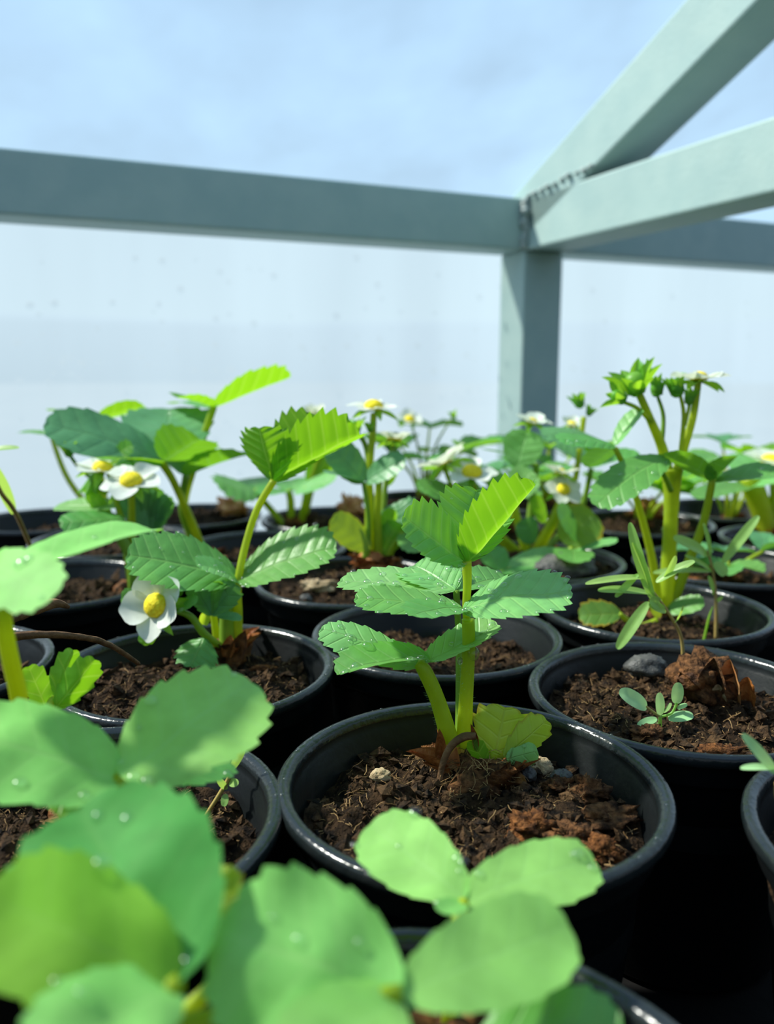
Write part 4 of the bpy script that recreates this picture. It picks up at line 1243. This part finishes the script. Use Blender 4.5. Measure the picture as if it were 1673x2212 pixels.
p2 = Plant('strawberry_plant', 'large blurred strawberry plant filling the bottom left foreground with bright green leaves', 'plant', root_at('F0', 300, 2500), SG)
crown(p2, p2.b.copy(), 0.008, 0.006, 73, 'crown', 3)
j1 = P(868, 2145, 0.095)
stalk(p2, [(p2.b, 0.0018), (p2.b.lerp(j1, 0.55) + V(0, 0, 0.012), 0.0015), (j1, 0.0011)], 'stem')
leaflet(p2, (868, 2145, 0.095), (1230, 2000, 0.108), 235, (-0.15, -0.65, 0.75), 0.05, 0.1, 'leaf_front', 0, 8, 5, 0.04, wide=0.66, ridge=0.002)
leaflet(p2, (868, 2145, 0.095), (470, 2020, 0.098), 400, (0.12, -0.62, 0.8), 0.05, 0.15, 'leaf_front', 4, 9, 5, 0.06, wide=0.6, ridge=0.002)
leaflet(p2, (865, 2150, 0.095), (620, 2330, 0.078), 260, (0.05, -0.5, 0.85), 0.05, 0.15, 'leaf_front', 0, 8, 5, 0.06, ridge=0.002)
j2 = P(385, 2125, 0.090)
stalk(p2, [(p2.b, 0.0018), (p2.b.lerp(j2, 0.5) + V(0, 0.004, 0.004), 0.0016), (j2, 0.0013)], 'stem')
leaflet(p2, (385, 2125, 0.090), (170, 1745, 0.112), 470, (0.30, -0.72, 0.6), 0.1, 0.2, 'leaf_front_shaded', 6, 9, 5, 0.06, wide=0.58, drop_r=(0.0007, 0.0014), ridge=0.002)
leaflet(p2, (380, 2130, 0.090), (-30, 1930, 0.092), 330, (0.1, -0.55, 0.8), 0.1, 0.2, 'leaf_front_yellow', 4, 9, 5, 0.06, ridge=0.002)
leaflet(p2, (385, 2135, 0.090), (60, 2290, 0.076), 270, (0.05, -0.5, 0.85), 0.05, 0.2, 'leaf_front', 4, 8, 5, 0.06, ridge=0.002)
leaflet(p2, (470, 1990, 0.110), (490, 1870, 0.114), 90, (0, -0.9, 0.4), -0.2, 0.1, 'leaf_bud', 0, 5, 4, 0.14, ridge=0.002)
stalk(p2, [(p2.b, 0.0016), (P(440, 2150, 0.105), 0.0012), (P(470, 1990, 0.110), 0.0009)], 'stem')

p4 = Plant('strawberry_plant', 'blurred strawberry plant at left with wide pale leaves over yellowish young leaves', 'plant', root_at('E', 170, 1760), SG)
crown(p4, p4.b.copy(), 0.008, 0.006, 75, 'crown', 3)
j4 = P(262, 1680, 0.140)
stalk(p4, [(p4.b, 0.0018), (P(270, 1740, 0.150), 0.0017), (j4, 0.0016)], 'stem')
leaflet(p4, (262, 1680, 0.140), (545, 1480, 0.158), 285, (0.05, -0.42, 0.9), 0.05, 0.25, 'leaf_front', 6, 9, 5, 0.07, wide=0.62, ridge=0.002)
leaflet(p4, (262, 1680, 0.140), (-120, 1590, 0.135), 300, (0.0, -0.35, 0.95), 0.05, 0.25, 'leaf_front', 6, 9, 5, 0.05, wide=0.6, ridge=0.002)
leaflet(p4, (262, 1680, 0.142), (498, 1650, 0.168), 120, (0, -0.55, 0.8), 0.1, 0.05, 'leaf', 4, 9, 5, 0.10, ridge=0.002)
leaflet(p4, (240, 1770, 0.152), (300, 1700, 0.150), 80, (0, -0.9, 0.4), -0.2, 0.1, 'leaf_bud', 0, 5, 4, 0.12, ridge=0.002)
leaflet(p4, (250, 1700, 0.150), (300, 1800, 0.140), 90, (0.1, -0.9, 0.4), -0.2, 0.1, 'leaf_young', 0, 6, 4, 0.12, ridge=0.002)
leaflet(p4, (240, 1690, 0.146), (100, 1730, 0.140), 90, (0, -0.7, 0.6), 0.1, 0.1, 'leaf_young', 0, 6, 4, 0.10, ridge=0.002)
# young upright leaflets behind the wide leaf
stalk(p4, [(p4.b + V(0, 0.004, 0), 0.0014), (P(110, 1560, 0.195), 0.0012), (P(120, 1500, 0.198), 0.001)], 'stem')
leaflet(p4, (110, 1530, 0.196), (158, 1404, 0.198), 62, (0.3, -0.9, 0.2), -0.4, 0.1, 'leaf_young', 0, 5, 4, 0.16, ridge=0.002)
leaflet(p4, (120, 1530, 0.195), (205, 1425, 0.195), 70, (0.3, -0.9, 0.3), -0.3, 0.1, 'leaf_young', 0, 5, 4, 0.16, ridge=0.002)
leaflet(p4, (100, 1530, 0.195), (62, 1440, 0.195), 60, (0.3, -0.9, 0.3), -0.3, 0.1, 'leaf_young', 0, 5, 4, 0.16, ridge=0.002)

# long leaf reaching in from the left edge on its own stalk
j5 = P(2, 1270, 0.150)
stalk(p4, [(p4.b + V(-0.003, 0, 0), 0.0018), (P(62, 1590, 0.168), 0.0018), (P(38, 1490, 0.160), 0.0017), (P(12, 1370, 0.153), 0.0016), (j5, 0.0014)], 'stem')
leaflet(p4, (-10, 1268, 0.150), (338, 1148, 0.176), 190, (0.0, 0.02, 1), 0.15, 0.55, 'leaf_front', 2, 9, 5, 0.04, ridge=0.002)
leaflet(p4, (-30, 1215, 0.150), (118, 1290, 0.135), 150, (0.05, -0.75, 0.6), 0.1, 0.2, 'leaf_front', 4, 8, 5, 0.08, ridge=0.002)
leaflet(p4, (0, 1272, 0.150), (-160, 1250, 0.15), 120, (0, -0.3, 1), 0.1, 0.2, 'leaf_front', 0, 8, 4, 0.08, ridge=0.002)

# ------------------------------------------------------------------ background plants
def bgp(pot, px, py, label, seed, **k):
    r = V(POTS[pot]['x'] + px, POTS[pot]['y'] + py, 0)
    r.z = soil_z(pot, r.x, r.y)
    p = Plant('strawberry_plant', label, 'plant', r, SG)
    auto_plant(p, r, random.Random(seed), **k)
    return p

pj = Plant('strawberry_plant', 'small strawberry plant in the back row with serrated leaf between the two left leaf stalks', 'plant', root_at('V', 640, 1130), SG)
YJ = pj.b.y
crown(pj, pj.b.copy(), 0.007, 0.006, 81, 'crown', 4)
stalk(pj, [(630, 1132, YJ, 9), (628, 1080, YJ, 8), (622, 1058, YJ, 7)], 'stem')
stalk(pj, [(650, 1132, YJ, 9), (660, 1080, YJ - 0.005, 7), (662, 1052, YJ - 0.005, 6)], 'stem')
stalk(pj, [(615, 1135, YJ, 8), (585, 1100, YJ, 7), (550, 1060, YJ - 0.01, 6)], 'stem')
leaflet(pj, (556, 1062, YJ - 0.01), (470, 1046, YJ - 0.03), 110, (0, -0.45, 0.9), -0.1, 0.3, 'leaf', 0, 7, 4, 0.13)
leaflet(pj, (556, 1062, YJ - 0.01), (545, 1032, YJ + 0.03), 90, (0, -0.4, 0.9), 0.0, 0.3, 'leaf', 0, 7, 4, 0.13)
leaflet(pj, (640, 1060, YJ), (722, 1038, YJ - 0.02), 80, (-0.1, -0.45, 0.9), 0.1, 0.2, 'leaf_pale', 0, 7, 4, 0.05)
leaflet(pj, (622, 1060, YJ), (560, 1068, YJ - 0.02), 60, (0, -0.2, 1), 0.1, 0.2, 'leaf', 0, 7, 4, 0.05)
leaflet(pj, (640, 1060, YJ), (628, 1036, YJ + 0.02), 80, (0, -0.4, 0.9), 0.1, 0.2, 'leaf_pale', 0, 7, 4, 0.05)
stalk(pj, [(655, 1132, YJ + 0.01, 8), (680, 1020, YJ + 0.01, 9), (700, 960, YJ + 0.01, 8)], 'stem')
leaflet(pj, (672, 1050, YJ + 0.008), (706, 985, YJ + 0.008), 60, (0.3, -0.9, 0.2), -0.3, 0.1, 'leaf_young', 0, 6, 3, 0.06)
stalk(pj, [(652, 1132, YJ + 0.012, 7), (672, 1000, YJ + 0.02, 6), (678, 905, YJ + 0.02, 5)], 'stem', 'flower_stalk')
flower(pj, (679, 898, YJ + 0.02), (0, 0, 1), px2m(32, YJ), 0.7, openness=0.9)

pz = bgp('Z', 0.0, -0.004, 'blurred strawberry plant against the sheet behind the middle white flowers', 5, nleaf=6, h=0.062, size=0.030, flowers=1, buds=1, spread=0.75)
py_ = bgp('Y', 0.0, -0.004, 'blurred strawberry plant at the foot of the steel post', 12, nleaf=6, h=0.055, size=0.030, flowers=1, spread=0.8)
pw = bgp('W', 0.0, -0.004, 'strawberry plant behind the two white flowers right of centre', 7, nleaf=5, h=0.045, size=0.028, flowers=0, spread=0.8)
px_ = bgp('X', 0.0, -0.004, 'blurred strawberry plant behind the tallest budding stem', 9, nleaf=6, h=0.040, size=0.026, flowers=0, spread=0.9)
pn = bgp('N', 0.0, -0.004, 'strawberry plant with a curled leaf in the pot behind the thin willow-leaved weeds', 19, nleaf=4, h=0.016, size=0.018, flowers=0, spread=1.2)
pac = bgp('AC', 0.0, -0.004, 'blurred strawberry plant against the sheet in the right corner', 27, nleaf=6, h=0.060, size=0.032, flowers=1, spread=0.8)
paa = Plant('strawberry_plant', 'blurred strawberry plant at the right edge with thick yellow stem and reddish base', 'plant', root_at('AB', 1662, 1160), SG)
YQ = paa.b.y
crown(paa, root_at('AB', 1662, 1160), 0.008, 0.007, 91, 'stipule', 8)
stalk(paa, [(1662, 1164, YQ, 22), (1652, 1120, YQ, 22), (1630, 1060, YQ, 24), (1618, 1030, YQ, 18)], 'stem', sides=10)
stalk(paa, [(1668, 1164, YQ, 16), (1672, 1100, YQ, 16), (1690, 1040, YQ, 14)], 'stem', sides=10)
leaflet(paa, (1625, 1050, YQ), (1500, 1075, YQ - 0.03), 60, (0, -0.3, 1), 0.1, 0.3, 'leaf', 0, 7, 4, 0.05)
leaflet(paa, (1620, 1050, YQ), (1740, 1010, YQ - 0.02), 110, (0, -0.35, 1), 0.1, 0.3, 'leaf_pale', 0, 7, 4, 0.05)
leaflet(paa, (1618, 1040, YQ), (1640, 990, YQ + 0.03), 110, (0, -0.3, 1), 0.1, 0.3, 'leaf_pale', 0, 7, 4, 0.05)
flower(paa, (1668, 1000, YQ + 0.004), (0.1, -0.2, 1), px2m(56, YQ), 0.3)
stalk(paa, [(1668, 1162, YQ, 12), (1672, 1080, YQ + 0.004, 8), (1668, 1005, YQ + 0.004, 6)], 'stem', 'flower_stalk')

# ------------------------------------------------------------------ weeds and seedlings
def narrow(pl, base, tip, w, nrm, bend=0.3, mat='weed', fold=0.25):
    return leaflet(pl, base, tip, w, nrm, fold, bend, mat, 0, 4, 3, 0.0, 0.52, name='leaf')

w1 = Plant('weed', 'slender willow-leaved weed growing from the pot with the rust-coloured stump', 'weed', root_at('B', 1480, 1428), 'weeds in the pots')
YW = w1.b.y
stalk(w1, [(w1.b, 0.0008), (P(1474, 1385, YW), 0.0007), (P(1452, 1335, YW - 0.002), 0.0006), (P(1412, 1278, YW - 0.004), 0.0004)], 'weed_stem', 'stem', 6)
for a, b, w, n_ in (((1414, 1300), (1362, 1128), 27, (-0.6, -0.7, 0.3)), ((1408, 1282), (1366, 1172), 24, (0.6, -0.7, 0.3)), ((1404, 1282), (1292, 1276), 25, (0, -0.5, 0.9)),
                    ((1400, 1248), (1265, 1262), 22, (0, -0.4, 0.9)), ((1402, 1300), (1334, 1402), 28, (-0.4, -0.8, 0.3)), ((1418, 1258), (1502, 1212), 24, (0, -0.5, 0.9)),
                    ((1430, 1310), (1404, 1296), 30, (0, -0.9, 0.4)), ((1440, 1320), (1402, 1305), 22, (0.2, -0.9, 0.4)), ((1458, 1345), (1476, 1308), 12, (0.6, -0.8, 0.2)),
                    ((1380, 1240), (1330, 1290), 16, (0, -0.6, 0.6)), ((1436, 1250), (1460, 1200), 18, (0.3, -0.7, 0.6))):
    narrow(w1, (*a, YW - 0.003), (*b, YW - 0.006), w, n_)
YV = 0.318
w2 = Plant('weed', 'slim upright weed with narrow leaves beside the tallest plant at right', 'weed', root_at('O', 1548, 1372), 'weeds in the pots')
YV = w2.b.y
stalk(w2, [(w2.b, 0.0009), (P(1548, 1310, YV), 0.0008), (P(1542, 1240, YV), 0.0006), (P(1530, 1190, YV), 0.0005)], 'weed_stem', 'stem', 6)
for a, b, w, n_ in (((1562, 1216), (1640, 1114), 24, (-0.5, -0.8, 0.3)), ((1530, 1200), (1455, 1162), 32, (0.2, -0.7, 0.7)), ((1545, 1215), (1566, 1244), 30, (0.2, -0.9, 0.4)),
                    ((1538, 1235), (1412, 1238), 22, (0, -0.4, 0.9)), ((1542, 1285), (1530, 1244), 16, (0.5, -0.8, 0.2)), ((1535, 1205), (1520, 1130), 14, (0.4, -0.8, 0.2)),
                    ((1540, 1235), (1480, 1200), 16, (0, -0.6, 0.8)), ((1548, 1300), (1562, 1288), 8, (0, -0.8, 0.5))):
    narrow(w2, (*a, YV), (*b, YV - 0.003), w, n_)
gb = Plant('grass_blade', 'single green grass sprout in the tallest plant\'s pot', 'sprout', root_at('O', 1520, 1375), 'weeds in the pots')
stalk(gb, [(gb.b, 0.0006), (P(1532, 1335, gb.b.y), 0.0005), (P(1541, 1310, gb.b.y), 0.0002)], 'leaf_young', 'blade', 6)

YS = root_at('B', 1427, 1565).y
s1 = Plant('seedling', 'tiny pale green seedling with round leaves on the soil by the stump', 'seedling', root_at('B', 1427, 1565), 'weeds in the pots')
stalk(s1, [(s1.b - V(0, 0, 0.002), 0.0007), (P(1427, 1545, YS), 0.0006)], 'weed', 'stem', 6)
for a, b, w, n_ in (((1398, 1528), (1338, 1495), 42, (0.1, -0.7, 0.7)), ((1427, 1545), (1424, 1496), 22, (0, -0.9, 0.4)), ((1462, 1520), (1466, 1474), 27, (-0.2, -0.9, 0.4)),
                    ((1444, 1552), (1499, 1546), 28, (0, -0.6, 0.8)), ((1420, 1552), (1378, 1568), 20, (0, -0.6, 0.8)), ((1424, 1562), (1410, 1590), 18, (0, -0.7, 0.7)),
                    ((1436, 1540), (1448, 1518), 18, (0.4, -0.8, 0.4)), ((1464, 1530), (1486, 1522), 12, (0, -0.7, 0.7))):
    leaflet(s1, (*a, YS), (*b, YS - 0.002), w, n_, 0.15, 0.3, 'seedling', 0, 4, 3, 0.0, 0.52, name='leaf')
stalk(s1, [(1427, 1548, YS, 3), (1412, 1538, YS, 3), (1396, 1526, YS, 3)], 'weed_stem', 'stem', 6)
stalk(s1, [(1430, 1548, YS, 3), (1452, 1540, YS, 3), (1463, 1518, YS, 3)], 'weed', 'stem', 6)

YE = root_at('E', 487, 1722).y
s2 = Plant('seedling', 'thin green seedling at the edge of the wide pale leaf in the lower left pot', 'seedling', root_at('E', 487, 1722), 'weeds in the pots')
stalk(s2, [(s2.b - V(0, 0, 0.002), 0.0006), (P(490, 1690, YE), 0.0006), (P(500, 1660, YE), 0.0005)], 'weed_stem', 'stem', 6)
for a, b, w, n_ in (((498, 1665), (529, 1610), 20, (0.4, -0.8, 0.4)), ((495, 1690), (516, 1692), 20, (0, -0.8, 0.5)), ((488, 1715), (484, 1742), 18, (0, -0.8, 0.5)), ((490, 1705), (470, 1680), 16, (0, -0.8, 0.5)), ((496, 1670), (470, 1660), 14, (0, -0.8, 0.5))):
    leaflet(s2, (*a, YE), (*b, YE - 0.002), w, n_, 0.15, 0.2, 'weed', 0, 4, 3, 0.0, 0.52, name='leaf')

w3 = Plant('weed', 'blurred pale narrow-leaved weed at the right edge in the cut-off pot', 'weed', root_at('G', 1690, 1800), 'weeds in the pots')
YG = 0.165
stalk(w3, [(w3.b, 0.0009), (P(1690, 1740, YG), 0.0008), (P(1680, 1690, YG), 0.0006)], 'weed_stem', 'stem', 6)
for a, b, w, n_ in (((1676, 1670), (1604, 1585), 26, (-0.2, -0.8, 0.5)), ((1682, 1690), (1690, 1560), 30, (0, -0.9, 0.3)), ((1672, 1660), (1600, 1660), 18, (0, -0.5, 0.9))):
    narrow(w3, (*a, YG), (*b, YG), w, n_, 0.5, 'seedling')

w4 = Plant('weed', 'thin blurred brownish sprout leaning at the left edge', 'weed', root_at('I', 62, 1215), 'weeds in the pots')
yw4 = 0.40
stalk(w4, [(w4.b, 0.0009), (P(40, 1120, yw4 - 0.03), 0.0011), (P(0, 1060, yw4 - 0.05), 0.0010), (P(-30, 990, yw4 - 0.06), 0.0006)], 'weed_stem', 'stem', 6)
narrow(w4, (30, 1110, yw4 - 0.035), (-20, 1000, yw4 - 0.05), 30, (0.7, -0.7, 0.2), 0.1)
narrow(w4, (-30, 975, yw4 - 0.05), (42, 968, yw4 - 0.05), 22, (0, -0.4, 0.9), 0.2)

# ------------------------------------------------------------------ dry stalks, stump, stones and bark
def single(name, mb, mat, label, cat, group=None, smooth=True):
    c = sum((Vector(p) for p in mb.v), Vector((0, 0, 0))) / len(mb.v)
    zlo = min(Vector(p).z for p in mb.v)
    return tag(link(name, mb, M[mat], None, V(c.x, c.y, zlo), smooth), label, cat, group)

mb = MB()
tube(mb, [(P(-60, 1395, 0.215), 0.0013), (P(60, 1372, 0.225), 0.0012), (P(170, 1375, 0.238), 0.0010), (P(240, 1395, 0.250), 0.0009), (P(300, 1434, 0.262), 0.0007)], 6, 7, 1, 0.3)
single('dry_stalk', mb, 'straw', 'long arched dry brown stalk bending into the left flowering pot', 'stalk', 'dry stalks')
mb = MB()
tube(mb, [(P(-80, 1370, 0.20), 0.0014), (P(20, 1338, 0.215), 0.0013), (P(90, 1312, 0.225), 0.0016), (P(122, 1304, 0.228), 0.0015), (P(150, 1312, 0.230), 0.0004)], 6, 7, 1, 0.4)
single('dry_stalk', mb, 'straw', 'short broken dry brown stalk with frayed end above the arched one', 'stalk', 'dry stalks')

rs = root_at('B', 1545, 1510)
st = Plant('dead_stump', 'rust-brown dead strawberry stump with curled orange sheath in the right pot', 'stump', rs)
b0 = rs
link('crown', blob(b0 + V(-0.004, 0.002, 0.004), V(0.0105, 0.010, 0.0085), 5.5, 0.55, 20, 14, 1.7), M['bark'], st.o, st.b)
link('stump_ring', blob(P(1492, 1470, rs.y - 0.004), V(0.0052, 0.004, 0.0034), 2.5, 0.4, 14, 8, 2.0), M['crown'], st.o, st.b)
for (a, b, w, mt, cu) in (((1540, 1500), (1545, 1415), 60, 'bark', 0.2), ((1500, 1500), (1470, 1445), 50, 'crown', 0.2)):
    y0 = rs.y - 0.003
    p0, p1 = P(*a, y0), P(*b, y0)
    mb, uv = petal_mesh(p0, p1 - p0, V(-0.5, -1, 0.1), (p1 - p0).length, w * y0 / FPX, 0.9, cu, n=8, point=True)
    link('sheath', mb, M[mt], st.o, st.b, True, uv)

for (a, b, w, mt, fo, be, n_) in (((1588, 1556), (1578, 1424), 70, 'stipule_red', 0.85, -0.7, (-0.7, -0.7, 0.1)), ((1606, 1560), (1616, 1462), 60, 'stipule', 0.7, -0.5, (-0.5, -0.8, 0.1)),
                               ((1560, 1555), (1552, 1478), 36, 'stone', 0.5, -0.3, (-0.5, -0.8, 0.1))):
    leaflet(st, (*a, rs.y - 0.002), (*b, rs.y - 0.006), w, n_, fo, be, mt, 0, 6, 5, 0.08, 0.5, name='sheath')

def lump(name, pot, px, py, r, mat, label, cat, seed, group, sink=0.35, rough=0.5, rot=0.0, nu=30, nv=20, freq=1.9):
    p = root_at(pot, px, py)
    p = V(p.x, p.y, soil_z(pot, p.x, p.y) + r[2] * (1 - sink))
    return single(name, blob(p, r, seed, rough, nu, nv, freq, Matrix.Rotation(rot, 3, 'Z')), mat, label, cat, group)

PB, BK = 'pebbles on the soil', 'bark chips on the soil'
lump('pebble', 'A', 822, 1662, (0.0031, 0.0024, 0.0019), 'stone', 'small round tan pebble left of the centre plant', 'pebble', 2.2, PB, 0.35, 0.22)
lump('pebble', 'A', 1168, 1648, (0.0040, 0.0034, 0.0034), 'stone', 'angular tan stone right of the yellowish young leaf', 'pebble', 3.1, PB, 0.2, 0.22)
lump('pebble', 'A', 1142, 1672, (0.0024, 0.0022, 0.0021), 'stone_dark', 'dark wet pebble beside the angular tan stone', 'pebble', 4.4, PB, 0.2, 0.22)
lump('pebble', 'A', 1290, 1640, (0.0032, 0.0028, 0.0020), 'stone_dark', 'dark flat pebble near the right wall of the centre pot', 'pebble', 5.4, PB, 0.35, 0.22)
lump('pebble', 'B', 1395, 1460, (0.0075, 0.0060, 0.0045), 'stone_dark', 'grey lumpy stone at the back left of the stump pot', 'pebble', 6.4, PB, 0.4, 0.22)
lump('pebble', 'B', 1450, 1430, (0.0030, 0.0030, 0.0026), 'bark', 'reddish brown clod behind the grey lumpy stone', 'clod', 8.8, None, 0.3)
lump('pebble', 'R', 1215, 1238, (0.0170, 0.0100, 0.0080), 'stone_dark', 'large grey stone on the soil behind the centre plant', 'pebble', 7.7, PB, 0.4, 0.22)
lump('bark_chip', 'A', 1150, 1790, (0.0058, 0.0050, 0.0030), 'bark_red', 'fibrous orange-brown bark chunk in front of the crown', 'bark chip', 1.1, BK, 0.62, 0.85, 0.4)
lump('bark_chip', 'A', 1230, 1800, (0.0062, 0.0052, 0.0026), 'bark', 'dull dark bark chunk between the two orange-brown ones', 'bark chip', 9.3, BK, 0.62, 0.85, 0.2)
lump('bark_chip', 'A', 1370, 1765, (0.0100, 0.0040, 0.0028), 'bark', 'long fibrous bark sliver by the right rim of the centre pot', 'bark chip', 2.9, BK, 0.62, 0.85, 0.35)
lump('bark_chip', 'A', 1332, 1835, (0.0048, 0.0036, 0.0026), 'bark_red', 'bright orange-brown bark lump near the front rim', 'bark chip', 6.6, BK, 0.62, 0.85)
lump('bark_chip', 'A', 1330, 1700, (0.0046, 0.0038, 0.0032), 'bark', 'brown crumbly bark piece under the right inner wall', 'bark chip', 7.2, BK, 0.62, 0.85)
lump('bark_chip', 'A', 1210, 1700, (0.0048, 0.0036, 0.0026), 'bark', 'dark brown bark piece right of the crown', 'bark chip', 3.9, BK, 0.62, 0.85)
lump('bark_chip', 'B', 1560, 1640, (0.0085, 0.0034, 0.0020), 'bark_red', 'flat pale orange bark sliver at the front of the stump pot', 'bark chip', 5.1, BK, 0.3, 0.6, 0.3)
lump('bark_chip', 'B', 1395, 1580, (0.0050, 0.0040, 0.0022), 'bark', 'crumbly brown bark left of the tiny seedling', 'bark chip', 8.1, BK, 0.4, 0.7)
lump('bark_chip', 'D', 570, 1448, (0.0052, 0.0014, 0.0011), 'bark_red', 'thin reddish bark strip right of the flower plant', 'bark chip', 4.7, BK, 0.2, 0.4, 0.1)
lump('bark_chip', 'K', 690, 1275, (0.0075, 0.0030, 0.0028), 'stone', 'pale straw-coloured splinter heap by the bluish rim', 'bark chip', 3.3, BK, 0.2, 0.8)
lump('pebble', 'K', 650, 1292, (0.0030, 0.0026, 0.0024), 'stone_dark', 'dark round pebble by the pale splinters', 'pebble', 1.9, PB, 0.3, 0.22)
lump('dead_leaf', 'J', 500, 1112, (0.0110, 0.0060, 0.0075), 'stipule_red', 'reddish curled dead leaf in the back row pot at left', 'dead leaf', 2.4, None, 0.2, 0.8, 0, 22, 15, 2.4)
lump('dead_leaf', 'V', 770, 1105, (0.0090, 0.0050, 0.0085), 'stipule_red', 'reddish jagged dead leaf in the back row left of the upright stalks', 'dead leaf', 6.1, None, 0.2, 0.9, 0, 22, 15, 2.6)
lump('dead_stump', 'X', 1412, 1115, (0.0130, 0.0080, 0.0090), 'stipule', 'rusty dead crown lump behind the tallest thick stem', 'stump', 4.1, None, 0.3, 0.8, 0, 22, 15, 2.2)
lump('bark_chip', 'N', 1505, 1265, (0.0080, 0.0040, 0.0024), 'stipule', 'rust-coloured bark flake in the pot behind the willow-leaved weed', 'bark chip', 2.7, BK, 0.3, 0.5)
